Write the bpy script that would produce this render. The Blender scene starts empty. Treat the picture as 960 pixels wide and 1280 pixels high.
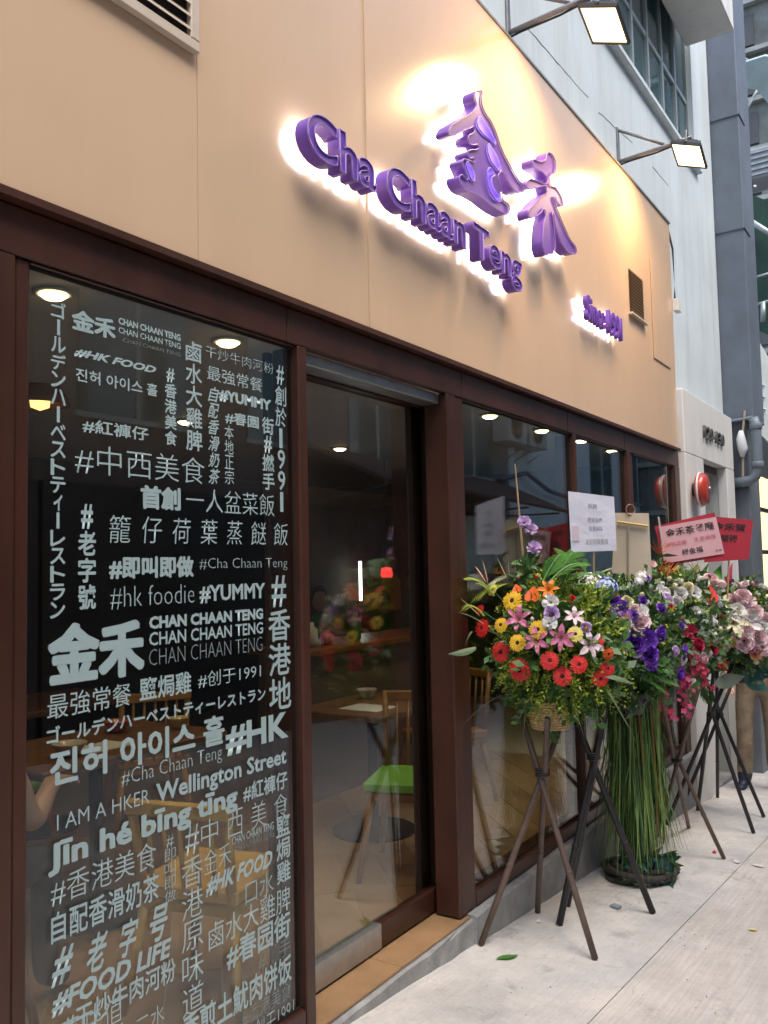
import bpy, math, random
import numpy as np
from mathutils import Vector, Matrix, Quaternion
random.seed(7); rng = np.random.default_rng(7)
SC = bpy.context.scene; COL = SC.collection
R = math.radians
# ------------------------------------------------------------------ camera
FPX = 1080.0; CX, CY = 480.0, 640.0
yaw, pitch, roll = R(33.4), R(3.72), R(-1.21)
CAM = np.array([0.0, -1.80, 1.55])
_f = np.array([math.cos(yaw)*math.cos(pitch), math.sin(yaw)*math.cos(pitch), math.sin(pitch)])
_r0 = np.array([math.sin(yaw), -math.cos(yaw), 0.0]); _u0 = np.cross(_r0, _f)
_r = math.cos(roll)*_r0 + math.sin(roll)*_u0
_u = -math.sin(roll)*_r0 + math.cos(roll)*_u0
cd = bpy.data.cameras.new('camera'); cam = bpy.data.objects.new('camera', cd); COL.objects.link(cam)
M = Matrix(((_r[0], _u[0], -_f[0], CAM[0]), (_r[1], _u[1], -_f[1], CAM[1]), (_r[2], _u[2], -_f[2], CAM[2]), (0, 0, 0, 1)))
cam.matrix_world = M
cd.sensor_fit = 'VERTICAL'; cd.sensor_height = 32.0; cd.lens = FPX/1280*32.0
cd.clip_start = 0.05; cd.clip_end = 500
SC.camera = cam
# ------------------------------------------------------------------ sky, sun, exposure
w = bpy.data.worlds.new('World'); SC.world = w; w.use_nodes = True
nt = w.node_tree; bg = nt.nodes['Background']
sky = nt.nodes.new('ShaderNodeTexSky'); sky.sky_type = 'NISHITA'; sky.sun_disc = False
SUN_EL, SUN_AZ = R(58), R(205)
sky.sun_elevation = SUN_EL; sky.sun_rotation = SUN_AZ
sky.air_density = 1.0; sky.dust_density = 2.5; sky.ozone_density = 1.0
nt.links.new(sky.outputs[0], bg.inputs[0]); bg.inputs[1].default_value = 0.15
sd = bpy.data.lights.new('sun', 'SUN'); sd.energy = 1.3; sd.angle = R(40); sd.color = (1.0, 0.96, 0.9)
so = bpy.data.objects.new('sun', sd); COL.objects.link(so)
sdir = Vector((math.sin(SUN_AZ)*math.cos(SUN_EL), math.cos(SUN_AZ)*math.cos(SUN_EL), math.sin(SUN_EL)))
so.rotation_euler = sdir.to_track_quat('Z', 'Y').to_euler(); so.location = (0, -6, 14)
SC.view_settings.view_transform = 'Standard'; SC.view_settings.look = 'None'
SC.view_settings.gamma = 1.0; SC.view_settings.exposure = 1.42
SC.render.engine = 'CYCLES'
SC.cycles.use_denoising = True
SC.cycles.max_bounces = 8; SC.cycles.transparent_max_bounces = 16; SC.cycles.glossy_bounces = 4
SC.cycles.sample_clamp_indirect = 6.0
FLOOD_W, FLOOD_C = 5.6, (1.0, 0.62, 0.30)

# ------------------------------------------------------------------ helpers: where a sight line meets a real surface
def ray(px, py): return _f + _r*(px-CX)/FPX - _u*(py-CY)/FPX
def on(px, py, axis=1, val=0.0):
    d = ray(px, py); return CAM + d*((val-CAM[axis])/d[axis])
def onp(px, py, p0, n):
    d = ray(px, py); n = np.array(n, float); return CAM + d*(((np.array(p0)-CAM) @ n)/(d @ n))
GA, GB = 0.205, -0.078
def gz(x): return GA + GB*x
def ongr(px, py):
    d = ray(px, py); return CAM + d*((GA+GB*CAM[0]-CAM[2])/(d[2]-GB*d[0]))
# ------------------------------------------------------------------ materials
MATS = {}
def mat(name, col, rough=0.6, metal=0.0, var=0.0, vscale=8.0, bump=0.0, bscale=60.0, col2=None, spec=None, coat=0.0, emit=None, estr=0.0, trans=0.0, sss=0.0):
    if name in MATS: return MATS[name]
    m = bpy.data.materials.new(name); m.use_nodes = True; t = m.node_tree
    b = t.nodes['Principled BSDF']
    b.inputs['Base Color'].default_value = (*col, 1); b.inputs['Roughness'].default_value = rough
    b.inputs['Metallic'].default_value = metal
    if spec is not None: b.inputs['Specular IOR Level'].default_value = spec
    if coat: b.inputs['Coat Weight'].default_value = coat; b.inputs['Coat Roughness'].default_value = 0.12
    if trans: b.inputs['Transmission Weight'].default_value = trans
    if emit: b.inputs['Emission Color'].default_value = (*emit, 1); b.inputs['Emission Strength'].default_value = estr
    tc = t.nodes.new('ShaderNodeTexCoord')
    if var or col2:
        n = t.nodes.new('ShaderNodeTexNoise'); n.inputs['Scale'].default_value = vscale; n.inputs['Detail'].default_value = 6; n.inputs['Roughness'].default_value = 0.62
        t.links.new(tc.outputs['Object'], n.inputs['Vector'])
        rp = t.nodes.new('ShaderNodeValToRGB'); rp.color_ramp.elements[0].position = 0.32; rp.color_ramp.elements[1].position = 0.68
        c2 = col2 or tuple(min(1, c*(1+var)) for c in col); c1 = col if col2 else tuple(c*(1-var) for c in col)
        rp.color_ramp.elements[0].color = (*c1, 1); rp.color_ramp.elements[1].color = (*c2, 1)
        t.links.new(n.outputs['Fac'], rp.inputs['Fac']); t.links.new(rp.outputs['Color'], b.inputs['Base Color'])
    if bump:
        n2 = t.nodes.new('ShaderNodeTexNoise'); n2.inputs['Scale'].default_value = bscale; n2.inputs['Detail'].default_value = 4
        t.links.new(tc.outputs['Object'], n2.inputs['Vector'])
        bp = t.nodes.new('ShaderNodeBump'); bp.inputs['Strength'].default_value = bump; bp.inputs['Distance'].default_value = 0.01
        t.links.new(n2.outputs['Fac'], bp.inputs['Height']); t.links.new(bp.outputs['Normal'], b.inputs['Normal'])
    MATS[name] = m; return m
def emis(name, col, s):
    if name in MATS: return MATS[name]
    m = bpy.data.materials.new(name); m.use_nodes = True; t = m.node_tree; t.nodes.clear()
    o = t.nodes.new('ShaderNodeOutputMaterial'); e = t.nodes.new('ShaderNodeEmission')
    e.inputs[0].default_value = (*col, 1); e.inputs[1].default_value = s
    t.links.new(e.outputs[0], o.inputs[0]); MATS[name] = m; return m
def glass(name, tint=(0.88, 0.92, 0.90), ior=1.76):
    if name in MATS: return MATS[name]
    m = bpy.data.materials.new(name); m.use_nodes = True; t = m.node_tree; t.nodes.clear()
    o = t.nodes.new('ShaderNodeOutputMaterial'); mx = t.nodes.new('ShaderNodeMixShader')
    tr = t.nodes.new('ShaderNodeBsdfTransparent'); tr.inputs[0].default_value = (*tint, 1)
    gl = t.nodes.new('ShaderNodeBsdfGlossy'); gl.inputs['Roughness'].default_value = 0.015
    fr = t.nodes.new('ShaderNodeFresnel'); ge = t.nodes.new('ShaderNodeNewGeometry')
    mi = t.nodes.new('ShaderNodeMix'); mi.data_type = 'FLOAT'
    mi.inputs[2].default_value = ior; mi.inputs[3].default_value = 1/ior
    t.links.new(ge.outputs['Backfacing'], mi.inputs[0]); t.links.new(mi.outputs[0], fr.inputs['IOR'])
    t.links.new(fr.outputs[0], mx.inputs[0]); t.links.new(tr.outputs[0], mx.inputs[1]); t.links.new(gl.outputs[0], mx.inputs[2])
    t.links.new(mx.outputs[0], o.inputs[0]); MATS[name] = m; return m
# ------------------------------------------------------------------ objects
def org(p):
    v = np.zeros(3)
    while p is not None: v = v + np.array(p.location); p = p.parent
    return v
def tag(o, label=None, cat=None, group=None, kind=None):
    if label: o['label'] = label
    if cat: o['category'] = cat
    if group: o['group'] = group
    if kind: o['kind'] = kind
    return o
def root(name, label, cat, loc=(0, 0, 0), group=None):
    o = bpy.data.objects.new(name, None); COL.objects.link(o); o.location = loc; o.empty_display_size = 0.1
    return tag(o, label, cat, group)
def link(name, me, m, parent=None, mtx=None):
    o = bpy.data.objects.new(name, me); COL.objects.link(o)
    if m is not None and not me.materials: me.materials.append(m)
    if parent is not None: o.parent = parent
    if mtx is not None: o.matrix_local = mtx
    return o
class MB:
    def __init__(s): s.v = []; s.f = []; s.mi = []; s.cur = 0
    def add(s, vs, fs):
        k = len(s.v); s.v += [tuple(map(float, p)) for p in vs]; s.f += [tuple(i+k for i in q) for q in fs]; s.mi += [s.cur]*len(fs); return s
    def box(s, x0, x1, y0, y1, z0, z1):
        return s.add([(x0,y0,z0),(x1,y0,z0),(x1,y1,z0),(x0,y1,z0),(x0,y0,z1),(x1,y0,z1),(x1,y1,z1),(x0,y1,z1)],
                     [(0,3,2,1),(4,5,6,7),(0,1,5,4),(1,2,6,5),(2,3,7,6),(3,0,4,7)])
    def bbox(s, x0, x1, y0, y1, z0, z1, b=0.004):   # box with chamfered edges
        c = []
        for z, i in ((z0, b), (z0+b, 0), (z1-b, 0), (z1, b)):
            e = b if i == 0 else 0
            xs0, xs1, ys0, ys1 = x0+i, x1-i, y0+i, y1-i
            c.append([(xs0+(0 if i else b),ys0,z),(xs1-(0 if i else b),ys0,z),(xs1,ys0+(0 if i else b),z),(xs1,ys1-(0 if i else b),z),
                      (xs1-(0 if i else b),ys1,z),(xs0+(0 if i else b),ys1,z),(xs0,ys1-(0 if i else b),z),(xs0,ys0+(0 if i else b),z)])
        return s.loft(c)
    def loft(s, rings, cap=True, closed=True):
        n = len(rings[0]); vs = [p for r_ in rings for p in r_]; fs = []
        for i in range(len(rings)-1):
            for j in range(n if closed else n-1):
                a = i*n+j; b = i*n+(j+1) % n; fs.append((a, b, b+n, a+n))
        if cap: fs.append(tuple(range(n-1, -1, -1))); fs.append(tuple(range((len(rings)-1)*n, len(rings)*n)))
        return s.add(vs, fs)
    def tube(s, pts, r, n=8, cap=True):
        pts = [Vector(p) for p in pts]; rs = r if isinstance(r, (list, tuple)) else [r]*len(pts); rings = []
        ref = None
        for i, p in enumerate(pts):
            t = (pts[min(i+1, len(pts)-1)]-pts[max(i-1, 0)]).normalized()
            if ref is None: ref = Vector((0,0,1)) if abs(t.z) < 0.9 else Vector((1,0,0))
            a = t.cross(ref).normalized(); b = t.cross(a).normalized(); ref = -b if False else ref
            rings.append([tuple(p+(a*math.cos(2*math.pi*k/n)+b*math.sin(2*math.pi*k/n))*rs[i]) for k in range(n)])
        return s.loft(rings, cap)
    def lathe(s, prof, c=(0,0,0), axis=(0,0,1), n=20):
        q = Vector((0,0,1)).rotation_difference(Vector(axis).normalized()); c = Vector(c)
        return s.loft([[tuple(c+q @ Vector((r_*math.cos(2*math.pi*k/n), r_*math.sin(2*math.pi*k/n), h))) for k in range(n)] for r_, h in prof])
    def slab(s, quad, thick):      # a flat board from four corners, given thickness behind
        q = [Vector(p) for p in quad]; nn = (q[1]-q[0]).cross(q[3]-q[0]).normalized()*thick
        return s.add([tuple(p) for p in q]+[tuple(p+nn) for p in q], [(0,1,2,3),(7,6,5,4),(0,4,5,1),(1,5,6,2),(2,6,7,3),(3,7,4,0)])
    def mesh(s, name, off=(0,0,0), smooth=False):
        me = bpy.data.meshes.new(name); o = np.array(off)
        me.from_pydata([tuple(np.array(p)-o) for p in s.v], [], s.f)
        if any(s.mi): me.polygons.foreach_set('material_index', s.mi)
        me.update()
        if smooth: me.polygons.foreach_set('use_smooth', [True]*len(me.polygons))
        return me
    def build(s, name, m, parent=None, smooth=False):
        me = s.mesh(name, org(parent), smooth)
        ms = m if isinstance(m, (list, tuple)) else [m]
        for q in ms: me.materials.append(q)
        return link(name, me, None, parent)
def box(name, m, parent, *a, bev=0.0):
    b = MB(); (b.bbox(*a, b=bev) if bev else b.box(*a)); return b.build(name, m, parent)
def struct(o): o['kind'] = 'structure'; return o
def placed(loc, zdir, scale=1.0, spin=0.0, parent=None):
    q = Vector(zdir).normalized().to_track_quat('Z', 'Y') @ Quaternion((0,0,1), spin)
    sc = scale if isinstance(scale, (tuple, list)) else (scale,)*3
    return Matrix.Translation(Vector(np.array(loc)-org(parent))) @ q.to_matrix().to_4x4() @ Matrix.Diagonal((*sc, 1))
# text -> mesh (built-in font)
def tmesh(body, off=0.0, shear=0.0, extrude=0.0, rim=0.0, res=2):
    c = bpy.data.curves.new('text', 'FONT'); c.body = body; c.offset = off; c.shear = shear; c.resolution_u = res
    if rim: c.fill_mode = 'NONE'; c.bevel_depth = rim; c.bevel_resolution = 1
    c.extrude = extrude
    o = bpy.data.objects.new('text', c)
    me = bpy.data.meshes.new_from_object(o)
    bpy.data.objects.remove(o); bpy.data.curves.remove(c); me.materials.clear(); return me
def heavy(body, w, shear=0.0):
    '''flat lettering; heavier weights of the dense scripts are drawn as slightly shifted strokes laid over each other'''
    if w <= 0.006 or all(ord(ch) < 0x80 for ch in body): return tmesh(body, w, shear)
    me = tmesh(body, 0.004, shear); a, lo, hi = bounds(me); n = len(a); d = w*0.9; k = 5 if w < 0.03 else 9
    sh = [(0, 0), (d, 0), (-d, 0), (0, d), (0, -d), (d*.8, d*.8), (-d*.8, d*.8), (d*.8, -d*.8), (-d*.8, -d*.8)][:k]
    vs = np.vstack([a+np.array([x, y, i*0.0002]) for i, (x, y) in enumerate(sh)]); fs = [tuple(v+i*n for v in p.vertices) for i in range(k) for p in me.polygons]
    bpy.data.meshes.remove(me); m2 = bpy.data.meshes.new('lettering'); m2.from_pydata([tuple(v) for v in vs], [], fs); m2.update(); return m2
def bounds(me):
    a = np.empty(len(me.vertices)*3); me.vertices.foreach_get('co', a); a = a.reshape(-1, 3); return a, a.min(0), a.max(0)

# common materials
m_frame = mat('brown_frame_paint', (0.060, 0.020, 0.011), 0.38, var=0.25, vscale=3)
m_frame2 = mat('brown_door_paint', (0.043, 0.015, 0.0095), 0.33, var=0.2, vscale=4)
m_alu = mat('brushed_aluminium', (0.42, 0.43, 0.43), 0.38, 0.85, var=0.12, vscale=20)
m_fascia = mat('fascia_laminate', (0.655, 0.46, 0.30), 0.2, var=0.035, vscale=0.8, bump=0.05, bscale=1.3, spec=0.45)
m_white = mat('white_wall_paint', (0.60, 0.665, 0.685), 0.62, var=0.08, vscale=1.1, bump=0.12, bscale=45)
m_portal = mat('cream_stone_paint', (0.67, 0.66, 0.63), 0.55, var=0.05, vscale=1.6, bump=0.08, bscale=30)
def runoff(m, amt, sx=7.0, sz=0.35):
    t = m.node_tree; b = t.nodes['Principled BSDF']; src = b.inputs['Base Color'].links[0].from_socket
    tc = t.nodes.new('ShaderNodeTexCoord'); mp = t.nodes.new('ShaderNodeMapping'); mp.inputs['Scale'].default_value = (sx, sx, sz); t.links.new(tc.outputs['Object'], mp.inputs[0])
    n = t.nodes.new('ShaderNodeTexNoise'); n.inputs['Scale'].default_value = 1.0; n.inputs['Detail'].default_value = 8; n.inputs['Roughness'].default_value = 0.7; t.links.new(mp.outputs[0], n.inputs['Vector'])
    r = t.nodes.new('ShaderNodeValToRGB'); r.color_ramp.elements[0].position = 0.30; r.color_ramp.elements[1].position = 0.55; r.color_ramp.elements[0].color = (1-amt, 1-amt*1.05, 1-amt*1.15, 1); r.color_ramp.elements[1].color = (1, 1, 1, 1); t.links.new(n.outputs['Fac'], r.inputs[0])
    x = t.nodes.new('ShaderNodeMix'); x.data_type = 'RGBA'; x.blend_type = 'MULTIPLY'; x.inputs[0].default_value = 1.0; t.links.new(src, x.inputs[6]); t.links.new(r.outputs[0], x.inputs[7]); t.links.new(x.outputs[2], b.inputs['Base Color'])
runoff(m_fascia, 0.035, 4.0, 0.5); runoff(m_white, 0.16, 5.0, 0.5); runoff(m_portal, 0.12, 6.0, 0.6); runoff(m_frame, 0.35, 9.0, 0.8); runoff(m_frame2, 0.35, 9.0, 0.8)
m_glass = glass('window_glass')
m_steel = mat('galvanised_steel', (0.35, 0.36, 0.36), 0.45, 0.7, var=0.2, vscale=14)
m_black = mat('black_plastic', (0.015, 0.015, 0.016), 0.5)
m_conc = mat('kerb_concrete', (0.30, 0.30, 0.29), 0.85, var=0.22, vscale=9, bump=0.5, bscale=40)

# ================================================================== GROUND
def ground_mat(name, c1, c2, c3, streak):
    m = bpy.data.materials.new(name); m.use_nodes = True; t = m.node_tree; b = t.nodes['Principled BSDF']; N = t.nodes.new; L = t.links.new
    tc = N('ShaderNodeTexCoord')
    def noise(sc, det=6, rough=0.6, vec=None):
        n = N('ShaderNodeTexNoise'); n.inputs['Scale'].default_value = sc; n.inputs['Detail'].default_value = det; n.inputs['Roughness'].default_value = rough
        L(vec or tc.outputs['Object'], n.inputs['Vector']); return n.outputs['Fac']
    def ramp(f, a, b_, ca, cb):
        r_ = N('ShaderNodeValToRGB'); e = r_.color_ramp.elements; e[0].position = a; e[1].position = b_; e[0].color = (*ca, 1); e[1].color = (*cb, 1); L(f, r_.inputs[0]); return r_.outputs[0]
    def mix(fac, a, b_, mode='MIX'):
        x = N('ShaderNodeMix'); x.data_type = 'RGBA'; x.blend_type = mode
        if isinstance(fac, float): x.inputs[0].default_value = fac
        else: L(fac, x.inputs[0])
        L(a, x.inputs[6]); L(b_, x.inputs[7]); return x.outputs[2]
    base = ramp(noise(1.7, 10, 0.72), 0.36, 0.62, c1, c2)
    blot = ramp(noise(4.5, 10, 0.75), 0.56, 0.68, (1, 1, 1), c3)
    col = mix(0.8, base, blot, 'MULTIPLY')
    spk = ramp(noise(70, 3, 0.5), 0.56, 0.74, (1, 1, 1), (0.80, 0.78, 0.76))
    col = mix(0.6, col, spk, 'MULTIPLY')
    mp = N('ShaderNodeMapping'); mp.inputs['Rotation'].default_value = (0, 0, R(24)); mp.inputs['Scale'].default_value = (2.2, 46, 1)
    L(tc.outputs['Object'], mp.inputs['Vector'])
    st = noise(1.6, 4, 0.55, mp.outputs[0])
    col = mix(streak, col, ramp(st, 0.42, 0.62, (0.86, 0.85, 0.84), (1, 1, 1)), 'MULTIPLY')
    vo = N('ShaderNodeTexVoronoi'); vo.inputs['Scale'].default_value = 3.2; L(tc.outputs['Object'], vo.inputs['Vector'])
    col = mix(0.75, col, ramp(vo.outputs['Distance'], 0.035, 0.06, (0.62, 0.61, 0.60), (1, 1, 1)), 'MULTIPLY')     # trodden gum spots
    ck = N('ShaderNodeTexVoronoi'); ck.feature = 'DISTANCE_TO_EDGE'; ck.inputs['Scale'].default_value = 0.3
    wv = N('ShaderNodeVectorMath'); wv.operation = 'ADD'; nz = N('ShaderNodeTexNoise'); nz.inputs['Scale'].default_value = 2.5; nz.inputs['Detail'].default_value = 6; L(tc.outputs['Object'], nz.inputs['Vector']); L(tc.outputs['Object'], wv.inputs[0]); L(nz.outputs['Color'], wv.inputs[1]); L(wv.outputs[0], ck.inputs['Vector'])
    ckm = N('ShaderNodeMath'); ckm.operation = 'MULTIPLY'; L(ramp(noise(0.8, 3, 0.5), 0.56, 0.62, (0, 0, 0), (1, 1, 1)), ckm.inputs[0]); ckm.inputs[1].default_value = 0.4
    col = mix(ckm.outputs[0], col, ramp(ck.outputs['Distance'], 0.001, 0.004, (0.45, 0.44, 0.43), (1, 1, 1)), 'MULTIPLY')     # hairline cracks
    L(col, b.inputs['Base Color']); b.inputs['Roughness'].default_value = 0.78
    bp = N('ShaderNodeBump'); bp.inputs['Strength'].default_value = 0.5; bp.inputs['Distance'].default_value = 0.006
    ad = N('ShaderNodeMath'); ad.operation = 'ADD'; L(noise(28, 8, 0.7), ad.inputs[0]); L(st, ad.inputs[1]); L(ad.outputs[0], bp.inputs['Height']); L(bp.outputs[0], b.inputs['Normal'])
    return m
g1 = ground_mat('brushed_concrete_paving', (0.52, 0.49, 0.45), (0.70, 0.655, 0.60), (0.70, 0.69, 0.69), 0.7)
g2 = ground_mat('smooth_concrete_strip', (0.47, 0.455, 0.43), (0.72, 0.67, 0.615), (0.60, 0.60, 0.62), 0.3)
gg = MB(); 
gg.add([(-60, -60, gz(-60)), (120, -60, gz(120)), (120, 40, gz(120)), (-60, 40, gz(-60))], [(0, 1, 2, 3)])
def below(v): return [(p[0], p[1], p[2]-0.02) for p in v]
gg.v = below(gg.v)
struct(gg.build('ground', mat('ground_base', (0.28, 0.27, 0.255), 0.9, var=0.2, vscale=2, bump=0.3)))
def gsheet(name, x0, x1, y0, y1, m, h=0.0):
    b = MB(); b.add([(x0,y0,gz(x0)+h),(x1,y0,gz(x1)+h),(x1,y1,gz(x1)+h),(x0,y1,gz(x0)+h),
                     (x0,y0,gz(x0)-.03),(x1,y0,gz(x1)-.03),(x1,y1,gz(x1)-.03),(x0,y1,gz(x0)-.03)],
                    [(0,1,2,3),(0,4,5,1),(1,5,6,2),(2,6,7,3),(3,7,4,0)])
    return b.build(name, m)
pav = struct(gsheet('pavement', -8, 30, -0.659, 0.02, g2, 0.0))
road = gsheet('paving', -8, 1.9, -5.2, -0.6615, g1, -0.003); struct(road)
for x0, x1 in ((1.903, 5.6), (5.603, 9.3), (9.303, 30)):
    o = gsheet('paving_slab', x0, x1, -5.2, -0.6615, g1, -0.003); o.parent = road

# ================================================================== RESTAURANT SHOPFRONT (a building and its parts)
shop = root('restaurant_shopfront', 'restaurant front with beige fascia above brown framed glass windows and door', 'shopfront')
FX1 = 7.03; ZB, ZT = 2.455, 4.29
# fascia panels: thin gaps at the joints, edges a hair out of true
edges = [(-0.9, 1.7725), (1.774, 2.6565), (2.658, FX1)]
tw = [(0, 0.001), (0.0, 0.002), (-0.004, 0.003), (0.0, 0.0)]
for (a, b), (ya, yb) in zip(edges, tw):
    m = MB(); n = 12; fr = []
    vs = []
    for k in range(n+1):
        x = a+(b-a)*k/n; y = ya+(yb-ya)*k/n
        vs += [(x, y, ZB), (x, y, ZT), (x, 0.055, ZB), (x, 0.055, ZT)]
    fs = []
    for k in range(n):
        i = 4*k; j = i+4
        fs += [(i, j, j+1, i+1), (i+1, j+1, j+3, i+3), (i, i+2, j+2, j)]
    fs += [(0, 1, 3, 2), (4*n, 4*n+2, 4*n+3, 4*n+1)]
    m.add(vs, fs); m.build('fascia_panel', m_fascia, shop)
m = MB(); m.box(-0.9, FX1+0.01, -0.012, 0.05, ZB-0.022, ZB-0.002); m.build('drip_edge', m_frame, shop)
m = MB(); m.box(-0.9, FX1+0.004, -0.008, 0.052, ZT+0.002, ZT+0.014); m.build('top_flashing', m_steel, shop)
# access hatch on the fascia
a = on(812, 322); b = on(838, 461)
hx0, hx1, hz0, hz1 = a[0], b[0], b[2], a[2]
box('access_hatch', m_fascia, shop, hx0, min(hx1, FX1-0.05), -0.006, -0.001, hz0, hz1, bev=0.002)
# louvre vent, upper left
m_cream = mat('cream_vent_paint', (0.60, 0.50, 0.39), 0.4, var=0.05)
vx1, vz0 = 1.763, 3.072; vx0, vz1 = 1.16, 3.50
v = box('louvre_vent', m_black, shop, vx0+0.03, vx1-0.03, -0.004, -0.001, vz0+0.03, vz1-0.03)
for q in ((vx0, vx1, vz0, vz0+0.034), (vx0, vx1, vz1-0.034, vz1)): box('vent_frame', m_cream, v, q[0], q[1], -0.024, -0.001, q[2], q[3], bev=0.003)
for q in ((vx0, vx0+0.034), (vx1-0.034, vx1)): box('vent_frame', m_cream, v, q[0], q[1], -0.0235, -0.0015, vz0+0.0345, vz1-0.0345, bev=0.003)
for k in range(9):
    z = vz0+0.055+k*0.04
    m = MB(); m.add([(vx0+.034,-.004,z+.024),(vx1-.034,-.004,z+.024),(vx1-.034,-.022,z),(vx0+.034,-.022,z),(vx0+.034,-.004,z+.027),(vx1-.034,-.004,z+.027),(vx1-.034,-.022,z+.004),(vx0+.034,-.022,z+.004)],
                    [(0,1,2,3),(7,6,5,4),(3,2,6,7),(0,3,7,4),(1,5,6,2)]); m.build('slat', m_cream, v)
# small brown grille, right
m_tan = mat('tan_grille_paint', (0.30, 0.205, 0.12), 0.5, var=0.1)
gx0, gx1, gz0_, gz1_ = 5.89, 6.2, 3.29, 3.60
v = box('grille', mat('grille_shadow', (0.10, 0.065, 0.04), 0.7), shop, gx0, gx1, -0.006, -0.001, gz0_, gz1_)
for k in range(13):
    z = gz0_+0.012+k*0.0225
    m = MB(); m.add([(gx0,-.007,z+.014),(gx1,-.007,z+.014),(gx1,-.02,z),(gx0,-.02,z),(gx0,-.007,z+.018),(gx1,-.007,z+.018),(gx1,-.02,z+.004),(gx0,-.02,z+.004)],
                    [(0,1,2,3),(7,6,5,4),(3,2,6,7),(0,3,7,4),(1,5,6,2)]); m.build('slat', m_tan, v)
box('grille_ledge', m_cream, v, gx0-.03, gx1+.03, -0.03, -0.001, gz0_-0.022, gz0_-0.006, bev=0.003)

# frames
m_dark = mat('shaded_jamb', (0.012, 0.006, 0.005), 0.5)  # shade of the deep door recess put into the jamb colour
FY = 0.022    # front of the frame members
ZH = 2.312    # underside of header
ZS = 0.066
for a, b in ((-0.9, 2.2), (2.203, 3.42), (3.423, 4.70), (4.703, 5.72), (5.723, 7.09)):
    box('header_beam', m_frame, shop, a, b, FY, 0.062, ZH, ZB-0.024, bev=0.004)
def post(x0, x1, y0=FY, y1=0.14, z0=ZS+0.001, z1=ZH-0.001, m=m_frame): return box('post', m, shop, x0, x1, y0, y1, z0, z1, bev=0.005)
GY = 0.05     # front of the glazing: a post shows from its glass line on the left to its front edge on the right
def gx_(px, py=600): return on(px, py, 1, GY)[0]
def fx_(px, py=600): return on(px, py, 1, FY)[0]
A1 = fx_(41, 305); B0, B1 = gx_(364, 399), fx_(384, 478); C0, C1 = fx_(563, 675), fx_(579, 478); D0, D1 = gx_(713), fx_(722); E0, E1 = gx_(780), fx_(795); F0 = gx_(839)
dx2_ = on(538, 600, 1, 0.15)[0]+0.06
post(0.62, fx_(22, 300)-0.002); post(fx_(22, 300)+0.001, A1, FY+0.01)
post(B0, B1); post(B0+0.003, B1+0.02, 0.161, 0.19)
post(C0, (C0+C1)/2-0.002); post((C0+C1)/2+0.001, C1, FY+0.006); post(dx2_, C0-0.002, 0.205, 0.235, m=m_dark)
post(D0, D1); post(E0, E0+0.075); post(E0+0.078, E1, FY+0.02); post(F0, 7.088, FY-0.004)
# bottom rails
for a, b in ((A1+.002, B0-.002), (C1+.002, D0-.002), (D1+.002, E0-.002), (E1+.002, F0-.002)):
    box('bottom_rail', m_frame, shop, a, b, FY+0.004, 0.13, ZS+0.001, 0.135, bev=0.004)
    box('top_bead', m_frame2, shop, a, b, FY+0.012, 0.062, ZH-0.008, ZH-0.001, bev=0.003)
# concrete plinth and door step: top edge level, foot follows the slope
def plinth(name, x0, x1, y0, y1, zt, m, par):
    b = MB(); n = max(2, int((x1-x0)/0.12)); rings = []
    rr = np.random.default_rng(abs(int(x0*100)))
    for k in range(n+1):
        x = x0+(x1-x0)*k/n; j = rr.normal()*0.0025; j2 = rr.normal()*0.0025
        rings.append([(x, y0+j, gz(x)-0.05), (x, y0+j2, zt-0.008+j), (x, y0+0.008+j, zt+j2*0.4), (x, y1, zt), (x, y1, gz(x)-0.05)])
    b.loft(rings); return b.build(name, m, par)
plinth('plinth', 3.36, 7.10, -0.012, 0.16, 0.062, m_conc, shop)
plinth('plinth', -0.9, 2.24, -0.005, 0.16, 0.05, m_conc, shop)
plinth('door_step', 2.243, 3.357, -0.005, 0.21, 0.046, m_conc, shop)
m_tile = mat('ochre_wood_tile', (0.32, 0.19, 0.095), 0.4, var=0.18, vscale=6)
for k in range(2):
    box('step_tile', m_tile, shop, 2.262+k*0.545, 2.262+k*0.545+0.54, 0.012, 0.212, 0.047, 0.062, bev=0.003)
# fixed glazing
def pane(name, x0, x1, z0, z1, y=GY, par=shop, m=m_glass): return box(name, m, par, x0, x1, y, y+0.008, z0, z1)
win1 = pane('lettered_window_pane', A1-0.005, B0+0.005, 0.13, ZH-0.004)
for a, b in ((C1, D0), (D1, E0), (E1, F0)): pane('window_pane', a-0.004, b+0.004, 0.13, ZH-0.004)
m_gasket = mat('black_gasket', (0.012, 0.012, 0.012), 0.6)
for a, b in ((A1, B0), (C1, D0), (D1, E0), (E1, F0)):
    box('gasket', m_gasket, shop, a+.0005, b-.0005, GY-.004, GY-.0005, .1355, .143)
    box('gasket', m_gasket, shop, a+.0005, b-.0005, GY-.004, GY-.0005, ZH-.016, ZH-.0085)
    box('gasket', m_gasket, shop, a+.0005, a+.007, GY-.004, GY-.0005, .1435, ZH-.0165)
    box('gasket', m_gasket, shop, b-.007, b-.0005, GY-.004, GY-.0005, .1435, ZH-.0165)
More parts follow.
